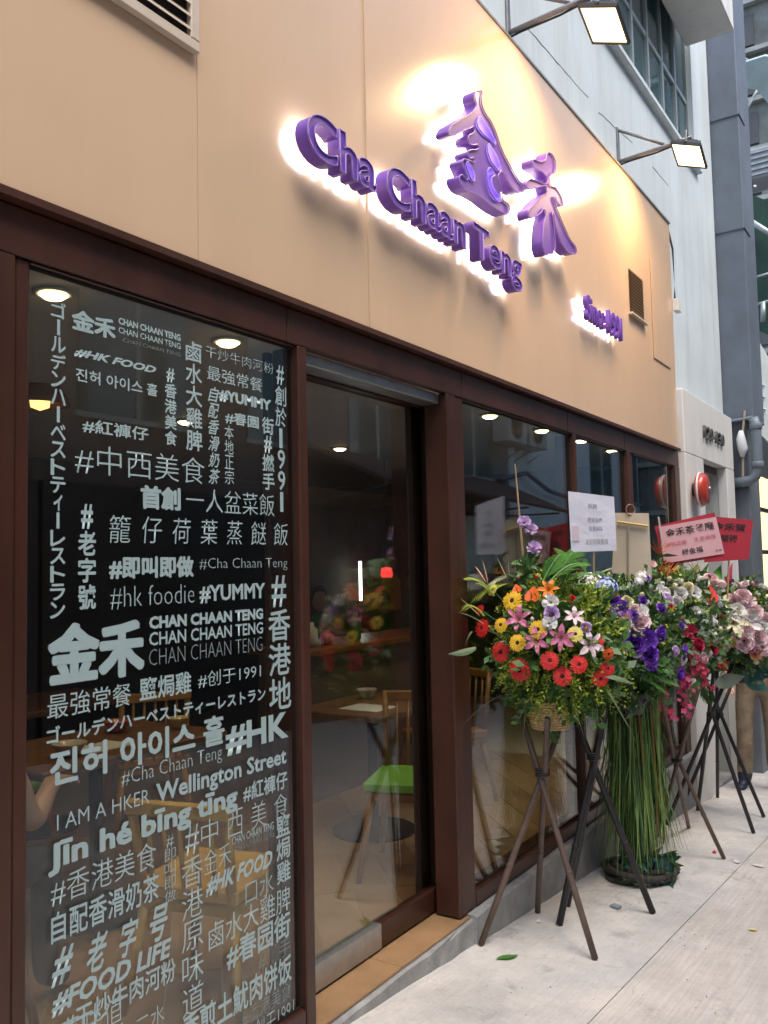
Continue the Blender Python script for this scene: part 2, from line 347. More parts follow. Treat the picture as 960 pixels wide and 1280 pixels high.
# sliding door, set back
DY = 0.150
d0 = on(383, 459, 1, DY); d1 = on(538, 600, 1, DY)
dr0 = on(400, 1229, 1, DY); dzt = 2.155; dx0, dx1 = B1+0.022, d1[0]; dx2 = dx1+0.085; dzt = d0[2]
box('door_track', m_alu, shop, B1+0.002, C0-0.002, 0.06, 0.148, 2.266, ZH-0.003, bev=0.004)
door = box('sliding_door', m_frame2, shop, dx0, dx2, DY, DY+0.05, dzt, 2.262, bev=0.004)
box('door_stile', m_frame2, door, dx1, dx2, DY+0.001, DY+0.049, 0.071, dzt-0.001, bev=0.004)
box('door_stile', m_frame2, door, dx0-0.03, dx0+0.012, DY+0.001, DY+0.049, 0.071, dzt-0.001, bev=0.004)
box('door_bottom_rail', m_alu, door, dx0+0.013, 2.875, DY-0.003, DY+0.049, 0.071, 0.165, bev=0.003)
box('door_bottom_rail', m_frame2, door, 2.876, dx1-0.001, DY+0.001, DY+0.049, 0.071, 0.165, bev=0.003)
box('door_glass', m_glass, door, dx0+0.010, dx1+0.003, DY+0.02, DY+0.028, 0.160, dzt+0.005)
h = MB(); hp = on(547, 755, 1, 0.12); hx = dx1+0.045
h.tube([(hx, DY, hp[2]-0.10), (hx, DY-.04, hp[2]-0.095), (hx, DY-.045, hp[2]), (hx, DY-.04, hp[2]+0.095), (hx, DY, hp[2]+0.10)], 0.011)
h.build('door_handle', m_black, door, True)
box('handle_plate', m_black, door, hx-0.022, hx+0.022, DY-0.004, DY, hp[2]-0.13, hp[2]+0.13, bev=0.002)
lk = on(549, 885, 1, DY); lk[0] = dx1+0.045
box('lock_case', m_frame, door, lk[0]-0.03, lk[0]+0.035, DY-0.03, DY, lk[2]-0.05, lk[2]+0.035, bev=0.004)
m = MB(); m.lathe([(0.011, 0), (0.012, 0.004), (0.008, 0.008)], (lk[0], DY-0.030, lk[2]-0.02), (0, -1, 0), 14); m.build('lock_cylinder', m_alu, door, True)

# ------------------------------------------------------------------ vinyl lettering on the big pane (each line of writing is a piece)
m_vinyl = mat('pale_vinyl_lettering', (0.35, 0.455, 0.455), 0.5)
m_vinyl2 = mat('thin_vinyl_lettering', (0.21, 0.27, 0.27), 0.5)
LY = GY-0.0015
OFFS = {'A': (30, 290), 'B': (30, 620), 'C': (30, 920)}
def fit_text(me, x0, x1, z0, z1, y):
    a, lo, hi = bounds(me)
    o = np.empty_like(a)
    o[:, 0] = x0+(a[:, 0]-lo[0])/max(hi[0]-lo[0], 1e-6)*(x1-x0)
    o[:, 2] = z0+(a[:, 1]-lo[1])/max(hi[1]-lo[1], 1e-6)*(z1-z0)
    o[:, 1] = y - a[:, 2]
    me.vertices.foreach_set('co', o.ravel()); me.update(); return me
def rect(c, x0, y0, x1, y1):
    ox, oy = OFFS[c]; a = on(ox+x0*.375, oy+y0*.375, 1, LY); b = on(ox+x1*.375, oy+y1*.375, 1, LY); return a[0], b[0], b[2], a[2]
def T(c, s, x0, y0, x1, y1, w=0.0, sh=0.0, m=None):
    X0, X1, Z0, Z1 = rect(c, x0, y0, x1, y1)
    tk = s.split(' ')
    if len(tk) > 2 and all(len(q) == 1 for q in tk):      # widely spaced characters: one piece each
        n = len(tk); cw = (X1-X0)/(n+(n-1)*.55)
        for i, q in enumerate(tk):
            a = X0+i*cw*1.55; link('lettering', fit_text(heavy(q, w, sh), a, a+cw, Z0+(.1*(Z1-Z0) if q == '#' else 0), Z1, LY), m or m_vinyl, win1)
        return
    link('lettering', fit_text(heavy(s, w, sh), X0, X1, Z0, Z1, LY), m or m_vinyl, win1)
def V(c, s, x0, y0, x1, y1, w=0.0, sh=0.0, gap=0.07, m=None, c2=None):
    ox, oy = OFFS[c]; ex, ey = OFFS[c2 or c]
    a = on(ox+x0*.375, oy+y0*.375, 1, LY); b = on(ox+x1*.375, oy+y0*.375, 1, LY); e = on(ox+(x0+x1)/2*.375, ey+y1*.375, 1, LY)
    n = len(s); H = (a[2]-e[2])/n
    for i, ch in enumerate(s):
        z1 = a[2]-i*H-H*gap/2; z0 = a[2]-(i+1)*H+H*gap/2; me = heavy(ch, w, sh); x0_, x1_ = a[0], b[0]; xm = (x0_+x1_)/2; xw = x1_-x0_
        if ch == 'ー':
            k, lo, hi = bounds(me); k2 = k.copy(); k2[:, 0] = k[:, 1]; k2[:, 1] = -k[:, 0]; me.vertices.foreach_set('co', k2.ravel()); me.update(); x0_, x1_ = xm-xw*.11, xm+xw*.11
        elif ch in '1': x0_, x1_ = xm-xw*.16, xm+xw*.12
        elif ch in '9#': x0_, x1_ = xm-xw*.33, xm+xw*.33
        elif ch == 'ィ': x0_, x1_ = xm-xw*.3, xm+xw*.3
        elif ch == '一': z0, z1 = (z0+z1)/2-H*.05, (z0+z1)/2+H*.05
        link('lettering', fit_text(me, x0_, x1_, z0, z1, LY), m or m_vinyl, win1)
V('A', 'ゴールデンハーベストティーレストラン', 90, 225, 140, 410, 0.022, c2='B')
T('A', '金禾', 158, 252, 305, 362, 0.045)
T('A', 'CHAN CHAAN TENG', 315, 283, 522, 364, 0.042)
T('A', 'CHAN CHAAN TENG', 315, 315, 522, 391, 0.012)
T('A', 'CHAN CHAAN TENG', 330, 353, 522, 415, -0.018, m=m_vinyl2)
T('A', '#HK FOOD', 165, 383, 440, 475, 0.04, 0.35)
T('A', '진허 아이스 홀', 172, 450, 445, 550, 0.018)
V('A', '#香港美食', 468, 447, 508, 713, 0.022)
V('A', '鹵水大雞脾', 538, 355, 592, 732, 0.015)
T('A', '干炒牛肉河粉', 605, 376, 832, 476, -0.012)
T('A', '最強常餐', 610, 443, 795, 535, 0.0)
V('A', '自配香滑奶茶', 612, 510, 650, 842, 0.012, 0.3)
T('A', '#YUMMY', 650, 522, 825, 600, 0.05)
T('A', '#春園', 670, 594, 783, 657, 0.025)
V('A', '本地正宗', 668, 640, 698, 842, 0.0)
V('A', '街#撚手', 792, 612, 832, 862, 0.02)
V('A', '#創於1991', 835, 437, 872, 935, 0.01)
T('A', '#紅褲仔', 195, 618, 415, 698, 0.018)
T('A', '#中西美食', 170, 700, 602, 842, -0.008)
T('A', '首創', 388, 842, 522, 930, 0.045)
T('A', '一人盆菜飯', 540, 850, 835, 948, -0.008)
V('B', '#老字號', 180, 22, 240, 382, 0.025)
T('B', '籠 仔 荷 葉 蒸 餸 飯', 285, 62, 880, 165, -0.006, 0.08)
T('B', '#即叫即做', 283, 200, 565, 270, 0.04)
T('B', '#Cha Chaan Teng', 585, 207, 878, 247, -0.018)
T('B', '#hk foodie', 288, 302, 568, 362, -0.018)
T('B', '#YUMMY', 585, 298, 805, 345, 0.03)
V('B', '#香港地', 812, 262, 885, 717, 0.012)
T('B', '金禾', 78, 428, 402, 594, 0.05)
T('B', 'CHAN CHAAN TENG', 417, 402, 797, 410, 0.045)
T('B', 'CHAN CHAAN TENG', 417, 455, 797, 458, 0.016)
T('B', 'CHAN CHAAN TENG', 417, 512, 795, 515, -0.02, m=m_vinyl2)
T('B', '最強常餐', 78, 664, 357, 697, 0.0)
T('B', '鹽焗雞', 385, 608, 558, 655, 0.018)
T('B', '#创于1991', 580, 588, 790, 605, -0.004)
T('B', 'ゴールデンハーベストティーレストラン', 75, 772, 805, 680, 0.025)
T('B', '진허 아이스 홀', 85, 850, 668, 824, 0.03)
T('B', '#HK', 672, 765, 882, 812, 0.035)
T('B', '#Cha Chaan Teng', 325, 915, 660, 888, -0.014)
T('C', 'I AM A HKER', 110, 264, 418, 222, -0.006)
T('C', 'Wellington Street', 440, 160, 875, 106, 0.026)
T('C', '#紅褲仔', 730, 160, 878, 172, 0.02)
T('C', 'Jīn hé bīng tīng', 80, 360, 712, 250, 0.04)
T('C', '#香港美食', 90, 472, 440, 436, -0.006)
T('C', '自配香滑奶茶', 90, 594, 450, 542, 0.012)
T('C', '# 老 字 号', 90, 722, 480, 668, 0.02, 0.35)
T('C', '#FOOD LIFE', 92, 862, 492, 738, 0.035, 0.2)
T('C', '#干炒牛肉河粉', 130, 925, 505, 812, 0.016)
V('C', '#即叫即做', 468, 335, 505, 556, -0.01)
V('C', '#香港原味道', 525, 306, 595, 932, -0.006)
T('C', '中 西 美 食', 590, 285, 880, 268, -0.012)
T('C', '金禾', 600, 385, 690, 430, -0.012)
T('C', 'CHAN CHAAN TENG', 693, 338, 833, 310, 0.01)
T('C', 'CHAN CHAAN TENG', 693, 362, 833, 335, -0.012, m=m_vinyl2)
T('C', '#HK FOOD', 605, 472, 828, 438, 0.035, 0.35)
T('C', '口水', 738, 486, 832, 522, -0.01)
V('C', '鹽焗雞', 840, 268, 886, 492, 0.018)
T('C', '鹵水大雞脾', 615, 628, 888, 575, -0.002)
T('C', '#春园街', 675, 690, 888, 664, 0.02)
T('C', '#燃手', 780, 726, 888, 724, -0.014, m=m_vinyl2)
T('C', '香煎土魷肉饼饭', 525, 938, 892, 812, 0.02)
T('C', '#香港美食', 725, 918, 890, 870, -0.012, m=m_vinyl2)
T('C', '创于1991', 770, 950, 900, 938, -0.01)
T('C', '二水', 372, 940, 468, 950, -0.01)
T('C', '#原味道', 60, 985, 330, 965, -0.01)

# ------------------------------------------------------------------ illuminated sign letters on the fascia
m_purple = mat('purple_sign_face', (0.15, 0.06, 0.40), 0.42, var=0.06, vscale=5)
m_purple_s = mat('purple_sign_side', (0.125, 0.06, 0.26), 0.38)
m_rim = mat('lilac_trim', (0.26, 0.15, 0.50), 0.4)
m_halo = emis('white_led_glow', (0.93, 0.95, 1.0), 5.5)
YB, YF = -0.036, -0.100
s1 = root('illuminated_letter_sign', 'purple backlit channel letters reading Cha Chaan Teng on the beige fascia', 'sign')
bx0, bx1, bz0, bz1 = 2.183, 3.868, 2.934, 3.088
body = 'Cha Chaan Teng'; w_ = 0.022
full = tmesh(body, w_); _, flo, fhi = bounds(full); bpy.data.meshes.remove(full)
capm = tmesh('C', w_); _, clo, chi = bounds(capm); bpy.data.meshes.remove(capm)
sx = (bx1-bx0)/(fhi[0]-flo[0]); sz = (bz1-bz0)/(chi[1]-clo[1])
def advance(s):     # x position of the last letter of s inside the whole line
    a_ = tmesh(s, w_); _, l1, h1 = bounds(a_); bpy.data.meshes.remove(a_); return h1[0]
def letter_variant(ch, dx, kind, sx, sz, x0, z0, zb):
    if kind == 0: me = tmesh(ch, w_, extrude=0.03, res=6)
    elif kind == 1: me = tmesh(ch, w_, rim=0.0032/sx, res=6)
    else: me = tmesh(ch, w_-0.012, res=3)
    a, lo, hi = bounds(me); o = np.empty_like(a)
    o[:, 0] = x0+(a[:, 0]+dx)*sx; o[:, 2] = z0+(a[:, 1]-zb)*sz
    if kind == 0:
        o[:, 1] = np.where(a[:, 2] > 0, YF+0.012, YB)
    elif kind == 1: o[:, 1] = YF+0.010-a[:, 2]*sx
    else: o[:, 1] = YB+0.002
    me.vertices.foreach_set('co', o.ravel()); me.update(); return me
for i, ch in enumerate(body):
    if ch == ' ': continue
    single = tmesh(ch, w_); _, l1, h1 = bounds(single); bpy.data.meshes.remove(single)
    dx = advance(body[:i+1]) - h1[0] - flo[0]
    args = (ch, dx)
    o = link('letter', letter_variant(ch, dx, 0, sx, sz, bx0, bz0, 0.0), m_purple, s1)
    link('trim', letter_variant(ch, dx, 1, sx, sz, bx0, bz0, 0.0), m_rim, o)
    link('led_backlight', letter_variant(ch, dx, 2, sx, sz, bx0, bz0, 0.0), m_halo, o)
# brush-stroke characters, outlines on their own front plane
def outline(pts, ox=520, oy=100, k=220/960):
    return [on(ox+x*k, oy+y*k, 1, YF-0.01) for x, y in pts]
def char_curve(loops, kind):
    c = bpy.data.curves.new('stroke', 'CURVE'); c.dimensions = '2D'; c.fill_mode = 'BOTH'; c.resolution_u = 4
    if kind == 1: c.dimensions = '3D'; c.fill_mode = 'FULL'; c.bevel_depth = 0.0032; c.bevel_resolution = 1
    for lp in loops:
        sp = c.splines.new('BEZIER'); sp.bezier_points.add(len(lp)-1); sp.use_cyclic_u = True
        for b_, p in zip(sp.bezier_points, lp):
            b_.co = (p[0], p[2], 0); b_.handle_left_type = b_.handle_right_type = 'AUTO'
    if kind == 0: c.extrude = 0.03
    o = bpy.data.objects.new('stroke', c)
    me = bpy.data.meshes.new_from_object(o)
    bpy.data.objects.remove(o); bpy.data.curves.remove(c); me.materials.clear()
    a, lo, hi = bounds(me); q = np.empty_like(a); q[:, 0] = a[:, 0]; q[:, 2] = a[:, 1]
    if kind == 0: q[:, 1] = np.where(a[:, 2] > 0, YF+0.004, YB)
    elif kind == 1: q[:, 1] = YF-0.001-a[:, 2]
    else: q[:, 1] = YB+0.002
    me.vertices.foreach_set('co', q.ravel()); me.update(); return me
JIN = [[(335,62),(352,55),(368,58),(366,95),(370,135),(388,178),(420,225),(448,290),(474,368),(515,450),(562,535),(597,596),(578,607),(552,604),(510,546),(480,498),(464,506),(456,522),(464,562),(478,610),(484,650),(500,665),(518,690),(514,722),(470,713),(420,680),(370,640),(320,612),(285,598),(258,570),(246,535),(262,514),(292,540),(282,500),(268,465),(262,440),(300,436),(330,432),(296,418),(290,396),(305,380),(340,376),(352,362),(318,352),(298,335),(296,305),(318,288),(330,262),(300,262),(250,282),(205,302),(190,290),(192,264),(240,222),(290,190),(326,160),(340,128),(332,95)],
       [(342,232),(348,206),(364,197),(392,232),(424,284),(446,345),(412,318),(370,285)],
       [(402,350),(438,382),(462,436),(474,492),(438,468),(408,416)],
       [(286,447),(316,472),(330,510),(326,550),(298,512)],
       [(408,478),(438,508),(424,532),(432,580),(472,648),(432,638),(408,590),(398,530)]]
HE = [[(722,402),(738,394),(765,430),(772,485),(742,522),(740,560),(780,588),(810,635),(816,672),(788,674),(760,636),(776,692),(810,780),(850,868),(885,932),(866,944),(842,938),(800,880),(780,826),(766,770),(758,716),(763,820),(764,932),(738,946),(710,942),(704,800),(712,706),(690,722),(655,742),(624,736),(650,682),(696,628),(724,592),(690,580),(640,588),(612,574),(618,548),(680,550),(726,546),(714,516),(670,482),(644,452),(690,444),(716,430)]]
s2 = root('brushstroke_character_sign', 'two large purple backlit brush-style Chinese characters above the letter sign', 'sign')
for loops in (JIN, HE):
    L3 = [outline(l) for l in loops]
    o = link('character', char_curve(L3, 0), m_purple, s2)
    link('trim', char_curve(L3, 1), m_rim, o); link('led_backlight', char_curve(L3[:1], 2), m_halo, o)
# small sign
s3 = root('small_letter_sign', 'small purple backlit letters at the right end of the fascia', 'sign')
sb = 'Since 1991'; fm = tmesh(sb, w_); _, flo3, fhi3 = bounds(fm); bpy.data.meshes.remove(fm)
q0 = on(738, 398, 1, -0.08); q1 = on(782, 424, 1, -0.08)
sx3 = (q1[0]-q0[0])/(fhi3[0]-flo3[0]); z30 = q1[2]-0.005; sz3 = 0.145/0.72
YBk, YFk = YB, YF; YB, YF = -0.035, -0.075
for i, ch in enumerate(sb):
    if ch == ' ': continue
    single = tmesh(ch, w_); _, l1, h1 = bounds(single); bpy.data.meshes.remove(single)
    dx = advance(sb[:i+1]) - h1[0] - flo3[0]
    o = link('letter', letter_variant(ch, dx, 0, sx3, sz3, q0[0], z30, 0.0), m_purple, s3)
    link('led_backlight', letter_variant(ch, dx, 2, sx3, sz3, q0[0], z30, 0.0), m_halo, o)
YB, YF = YBk, YFk

# ------------------------------------------------------------------ floodlights on arms
m_lamp = emis('floodlight_glow', (1.0, 0.80, 0.50), 9.0)
m_arm = mat('grey_arm_paint', (0.22, 0.22, 0.22), 0.45, 0.3, var=0.2, vscale=10)
def floodlight(ax, az, reach, drop, label):
    r_ = root('floodlight', label, 'floodlight', (ax, 0.06, az), 'floodlights over the fascia')
    box('wall_plate', m_arm, r_, ax-0.02, ax+0.02, 0.046, 0.059, az-0.03, az+0.27, bev=0.003)
    m = MB(); m.tube([(ax, 0.05, az+0.02), (ax, -reach*0.5, az+0.035), (ax, -reach-0.02, az+0.05)], 0.014); m.build('arm', m_arm, r_, True)
    m = MB(); m.tube([(ax, 0.045, az+0.25), (ax, -reach*0.62, az+0.055)], 0.011); m.build('brace', m_arm, r_, True)
    c = Vector((ax, -reach, az-drop)); n = Vector((-0.22, 0.34, -0.9)).normalized()
    ux = (Vector((1, 0, 0))-n*n.x).normalized(); vy = n.cross(ux).normalized()
    def P(a, b, d): return tuple(c+ux*a+vy*b+n*d)
    hw, hh = 0.125, 0.098
    m = MB(); m.loft([[P(-hw*k, -hh*k, d), P(hw*k, -hh*k, d), P(hw*k, hh*k, d), P(-hw*k, hh*k, d)] for k, d in ((0.55, -0.06), (0.8, -0.05), (1.0, -0.012), (1.06, -0.01), (1.06, 0.008), (0.96, 0.008), (0.94, 0.0))])
    hd = m.build('lamp_housing', m_black, r_)
    m = MB(); m.add([P(-hw*.93, -hh*.93, 0.004), P(hw*.93, -hh*.93, 0.004), P(hw*.93, hh*.93, 0.004), P(-hw*.93, hh*.93, 0.004)], [(0, 1, 2, 3)]); m.v = [tuple(c+(Vector(p)-c)*.72+n*.001) for p in m.v]; m.build('lamp_lens', m_lamp, hd)
    m = MB(); m.add([P(sx_*hw*k, sy*hh*k, d) for k, d in ((.95, .003), (.70, .0045)) for sx_, sy in ((-1, -1), (1, -1), (1, 1), (-1, 1))], [(i, (i+1) % 4, (i+1) % 4+4, i+4) for i in range(4)]); m.build('lit_reflector', emis('warm_reflector_glow', (1.0, 0.80, 0.46), 2.6), hd)
    m = MB(); m.tube([P(-hw-.012, 0, -.01), P(-hw-.012, -0.03, -.09), P(0, -0.035, -.1), P(hw+.012, -0.03, -.09), P(hw+.012, 0, -.01)], 0.007, 6); m.build('yoke', m_arm, r_)
    for k in range(5):
        x = -0.06+k*0.03
        m = MB(); m.add([P(x-.002, -.045, -.05), P(x+.002, -.045, -.05), P(x+.002, .045, -.05), P(x-.002, .045, -.05), P(x-.002, -.04, -.08), P(x+.002, -.04, -.08), P(x+.002, .04, -.08), P(x-.002, .04, -.08)], [(0,1,5,4),(1,2,6,5),(2,3,7,6),(3,0,4,7),(4,5,6,7)]); m.build('cooling_fin', m_black, hd)
    ld = bpy.data.lights.new('floodlight_beam', 'AREA'); ld.shape = 'RECTANGLE'; ld.size = 0.23; ld.size_y = 0.18; ld.energy = FLOOD_W; ld.color = FLOOD_C; ld.spread = R(160)
    lo = bpy.data.objects.new('floodlight_beam', ld); COL.objects.link(lo); lo.parent = r_
    lo.matrix_local = Matrix.Translation(c+n*0.02-Vector(r_.location)) @ n.to_track_quat('-Z', 'Y').to_matrix().to_4x4()
    m = MB(); m.tube([(ax+.01, 0.05, az), (ax+.012, -.02, az+.01), (ax+.015, -reach*.5, az+.018), (ax+.012, -reach*.9, az+.04), tuple(c+n*-.07)], 0.006, 6); m.build('cable', m_black, r_)
    return r_
floodlight(4.12, 4.38, 0.47, 0.13, 'lit floodlight on a bracket arm, nearer one at the top edge of the photo')
floodlight(5.94, 4.38, 0.43, 0.07, 'lit floodlight on a bracket arm, farther one left of the upstairs windows')
# cable that runs along the top of the fascia and drops at its end
m = MB(); pts = []
for k in range(60):
    x = 2.9+k*(7.0-2.9)/59; pts.append((x, 0.035+0.008*math.sin(k*1.7), ZT+0.022+0.006*math.sin(k*0.9)+0.004*math.sin(k*2.3)))
pts += [(7.05, 0.02, ZT-0.02), (7.055, -0.012, ZT-0.2), (7.06, -0.014, ZT-0.5), (7.055, -0.012, ZT-0.62)]
m.tube(pts, 0.009, 6); cab = m.build('power_cable', m_black, None, True); tag(cab, 'dark cable running along the top edge of the beige fascia', 'cable')
jb = box('junction_box', m_portal, None, 7.02, 7.12, -0.045, -0.002, ZT-0.72, ZT-0.62, bev=0.004); tag(jb, 'small pale junction box at the fascia end under the cable', 'junction box')

# ================================================================== WHITE BUILDING ABOVE AND BESIDE
wb = root('white_building', 'white painted building above and right of the beige fascia', 'building')
WY = 0.06
UX0, UX1, UZ0, UZ1 = 5.3, 8.30, 5.27, 6.9
for a in ((-3, 9.0, WY, 0.5, 4.2, UZ0), (-3, UX0, WY, 0.5, UZ0, 11), (UX1, 9.0, WY, 0.5, UZ0, 11), (UX0, UX1, WY, 0.5, UZ1, 11), (7.095, 9.0, WY, 0.5, 2.9, 4.2-0.001)):
    box('wall', m_white, wb, *a)
# upstairs window band
m_teal = mat('teal_window_glass', (0.035, 0.10, 0.115), 0.06, spec=0.8, var=0.3, vscale=0.9)
m_wfr = mat('window_aluminium', (0.40, 0.43, 0.42), 0.4, 0.4)
wn = box('window', m_wfr, wb, UX0, UX1, WY+0.04, WY+0.10, UZ0, UZ0+0.06)
xs = np.linspace(UX0, UX1, 8)
for k in range(8): box('mullion', m_wfr, wn, xs[k]-0.022, xs[k]+0.022, WY+0.045, WY+0.09, UZ0+0.061, UZ1)
for k in range(7):
    box('pane', m_teal, wn, xs[k]+0.022, xs[k+1]-0.022, WY+0.062+0.006*(k % 2), WY+0.07+0.006*(k % 2), UZ0+0.061, UZ1)
    box('transom', m_wfr, wn, xs[k]+0.0225, xs[k+1]-0.0225, WY+0.05, WY+0.085, UZ0+0.62, UZ0+0.66)
box('sill', m_white, wb, UX0-0.08, UX1+0.06, WY-0.05, WY+0.04, UZ0-0.05, UZ0-0.002, bev=0.006)
box('canopy_slab', m_portal, wb, 4.0, 8.12, -0.37, WY-0.002, 6.36, 6.9, bev=0.01)
m_mark = mat('wall_crack', (0.33, 0.34, 0.34), 0.9)
for (ax_, ay_, bx_, by_) in ((655, 30, 735, 122), (748, 140, 790, 178), (815, 208, 835, 232)):
    a = on(ax_, ay_, 1, WY); b = on(bx_, by_, 1, WY); m = MB(); pts = []
    for k in range(14):
        t = k/13; pts.append((a[0]+(b[0]-a[0])*t, WY-0.001, a[2]+(b[2]-a[2])*t+random.uniform(-.006, .006)))
    m.tube(pts, [0.0008+0.0022*random.random() for _ in pts], 5); m.build('crack', m_mark, wb)
# entrance portal
PY = -0.03
PX0, PX1 = 7.092, 8.93; OX0, OX1, OZ = 7.70, 8.60, 2.43
po = box('entrance_portal', m_portal, wb, PX0, PX1, PY, WY-0.002, OZ+0.002, 2.95, bev=0.006)
box('pilaster', m_portal, po, PX0, OX0, PY, WY-0.002, gz(8)-0.2, OZ, bev=0.006)
box('pilaster', m_portal, po, OX1, PX1, PY, WY-0.002, gz(9)-0.2, OZ, bev=0.006)
m_passage = mat('passage_paint', (0.45, 0.47, 0.45), 0.6, var=0.06)
box('passage_side', m_passage, po, OX1+0.002, OX1+0.1, WY-0.001, 0.36, gz(9)-0.2, OZ)
box('passage_side', m_passage, po, OX0-0.1, OX0-0.002, WY-0.001, 0.36, gz(8)-0.2, OZ)
box('passage_ceiling', m_passage, po, OX0-0.1, OX1+0.1, WY-0.001, 0.36, OZ+0.001, OZ+0.1)
box('passage_back', m_passage, po, OX0-0.1, OX1+0.1, 0.362, 0.42, gz(9)-0.2, OZ+0.1)
box('passage_floor', m_conc, po, OX0-0.1, OX1+0.1, 0.025, 0.36, gz(9)-0.3, gz(8.2)+0.02)
nm_ = on(880, 541, 1, PY-0.012); nm2 = on(905, 567, 1, PY-0.012)
me = fit_text(tmesh('120-130', 0.012, extrude=0.012), nm_[0], nm2[0], 2.615, 2.725, PY-0.013); link('number_lettering', me, mat('dark_bronze_numbers', (0.12, 0.12, 0.11), 0.4, 0.5), po)
# red fire bell on the pilaster
bl = on(876, 612, 1, -0.09); 
fb = root('fire_bell', 'round red fire alarm bell on the white pilaster beside the last window', 'alarm bell', (bl[0], PY, bl[2]))
m_red = mat('red_bell_paint', (0.42, 0.045, 0.025), 0.3, coat=0.4)
m = MB(); m.lathe([(0.03, 0), (0.125, 0.002), (0.135, 0.02), (0.135, 0.05), (0.12, 0.075), (0.06, 0.088), (0.0001, 0.09)], (bl[0], PY-0.035, bl[2]), (0, -1, 0), 28); m.build('bell_dome', m_red, fb, True)
m = MB(); m.lathe([(0.137, 0), (0.145, 0.004), (0.145, 0.012), (0.137, 0.015)], (bl[0], PY-0.052, bl[2]), (0, -1, 0), 28); m.build('rim_band', mat('white_enamel', (0.7, 0.68, 0.66), 0.3), fb, True)
m = MB(); m.lathe([(0.055, 0), (0.055, 0.036)], (bl[0], PY-0.001, bl[2]), (0, -1, 0), 16); m.build('back_box', m_black, fb)
m = MB(); m.lathe([(0.022, 0), (0.022, 0.012), (0.001, 0.016)], (bl[0], PY-0.125, bl[2]), (0, -1, 0), 12); m.build('boss', m_alu, fb, True)

# ================================================================== NEXT BUILDINGS DOWN THE STREET
m_bgrey = mat('blue_grey_paint', (0.115, 0.14, 0.175), 0.6, var=0.2, vscale=1.5, bump=0.1, bscale=30)
gp = root('grey_pier', 'blue-grey painted pier projecting just past the white building', 'pillar', (9.02, 0, gz(9)))
box('shaft', m_bgrey, gp, 9.02, 9.6, -0.215, 0.4, 2.94, 11, bev=0.008)
for z in (4.85, 6.02): box('groove_band', mat('pier_band', (0.10, 0.12, 0.15), 0.7), gp, 9.008, 9.3, -0.225, 0.05, z, z+0.012)
box('lower_shaft', mat('dark_grey_paint', (0.12, 0.135, 0.155), 0.6, var=0.2, vscale=2), gp, 9.06, 9.6, -0.14, 0.4, gz(9.6)-0.1, 2.936, bev=0.008)
# drain pipe with elbow
m_pipe = mat('grey_pipe', (0.15, 0.18, 0.21), 0.45, var=0.15, vscale=6)
pp = on(946, 560, 0, 9.0); pe = on(925, 603, 0, 9.0); pt = on(946, 525, 0, 9.0)
dp = root('drain_pipe', 'thick grey drain pipe with an elbow on the blue-grey pier', 'pipe', (9.0, pp[1], 2))
m = MB(); Y0 = pp[1]; pts = [(9.0, Y0+0.02, pt[2]+0.02), (9.0, Y0, pt[2]-0.05), (9.0, Y0, pe[2]+0.13), (9.0, Y0+0.025, pe[2]+0.05), (9.0, Y0+0.08, pe[2]+0.01), (9.0, Y0+0.28, pe[2]-0.01)]
m.tube(pts, 0.05, 14); m.build('pipe_run', m_pipe, dp, True)
for z in (pt[2]-0.06, pe[2]+0.16):
    m = MB(); m.lathe([(0.056, -0.03), (0.06, -0.025), (0.06, 0.025), (0.056, 0.03)], (9.0, Y0, z), n=16); m.build('pipe_collar', m_pipe, dp, True)
m = MB(); m.tube([(9.0, Y0+.02, pt[2]+.03), (9.0, 0.1, pt[2]+.0)], 0.018, 8); m.build('wall_bracket', m_pipe, dp)
# hanging rag and rope on the pier
rp_ = on(929, 555, 0, 9.0)
hr = root('hanging_rope', 'white cloth bundle hanging on a rope by the grey pipe', 'rope', (9.0, rp_[1], rp_[2]))
m = MB(); m.tube([(9.0, rp_[1]-.03, rp_[2]+.33), (8.99, rp_[1], rp_[2]+.1), (8.99, rp_[1]+.01, rp_[2]-.2), (8.985, rp_[1]+.02, rp_[2]-.42)], 0.012, 6); m.build('rope_line', mat('tan_rope', (0.36, 0.3, 0.22), 0.9), hr)
m = MB(); m.tube([(8.98, rp_[1]+.01, rp_[2]+.13), (8.975, rp_[1]+.015, rp_[2]+.05), (8.975, rp_[1]+.0, rp_[2]-.05), (8.98, rp_[1]+.01, rp_[2]-.13)], [0.02, 0.045, 0.05, 0.02], 9); m.build('cloth_bundle', mat('white_cloth', (0.6, 0.62, 0.63), 0.9), hr, True)
# lit shop beyond the pier
ls = root('lit_shop', 'dark shop front beyond the pier with yellow lit window strips', 'shop', (9.7, 0.1, gz(10)))
m_dk = mat('dark_shop_wall', (0.05, 0.055, 0.06), 0.6, var=0.3, vscale=1)
box('wall', m_dk, ls, 9.62, 24, 0.12, 1.0, gz(24)-0.3, 3.05)
m_lit = emis('yellow_lit_window', (1.0, 0.78, 0.33), 0.9)
lx0 = on(948, 650, 1, 0.1)[0]; lx1 = on(962, 650, 1, 0.1)[0]+0.6
ln = 4
for k in range(ln):
    a = lx0+(lx1-lx0)*k/ln; b = lx0+(lx1-lx0)*(k+1)/ln-0.08
    wl = box('lit_window', m_lit, ls, a, b, 0.10, 0.115, gz(12)+0.6, 2.55)
    for z in (1.0, 1.62, 2.12): box('glazing_bar', m_black, wl, a-0.02, b+0.02, 0.07, 0.098, z, z+0.05)
box('door_frame', mat('pale_metal_frame', (0.30, 0.30, 0.28), 0.4, 0.3), ls, lx0-0.5, lx0-0.32, 0.02, 0.118, gz(11)-0.1, 2.5, bev=0.01)
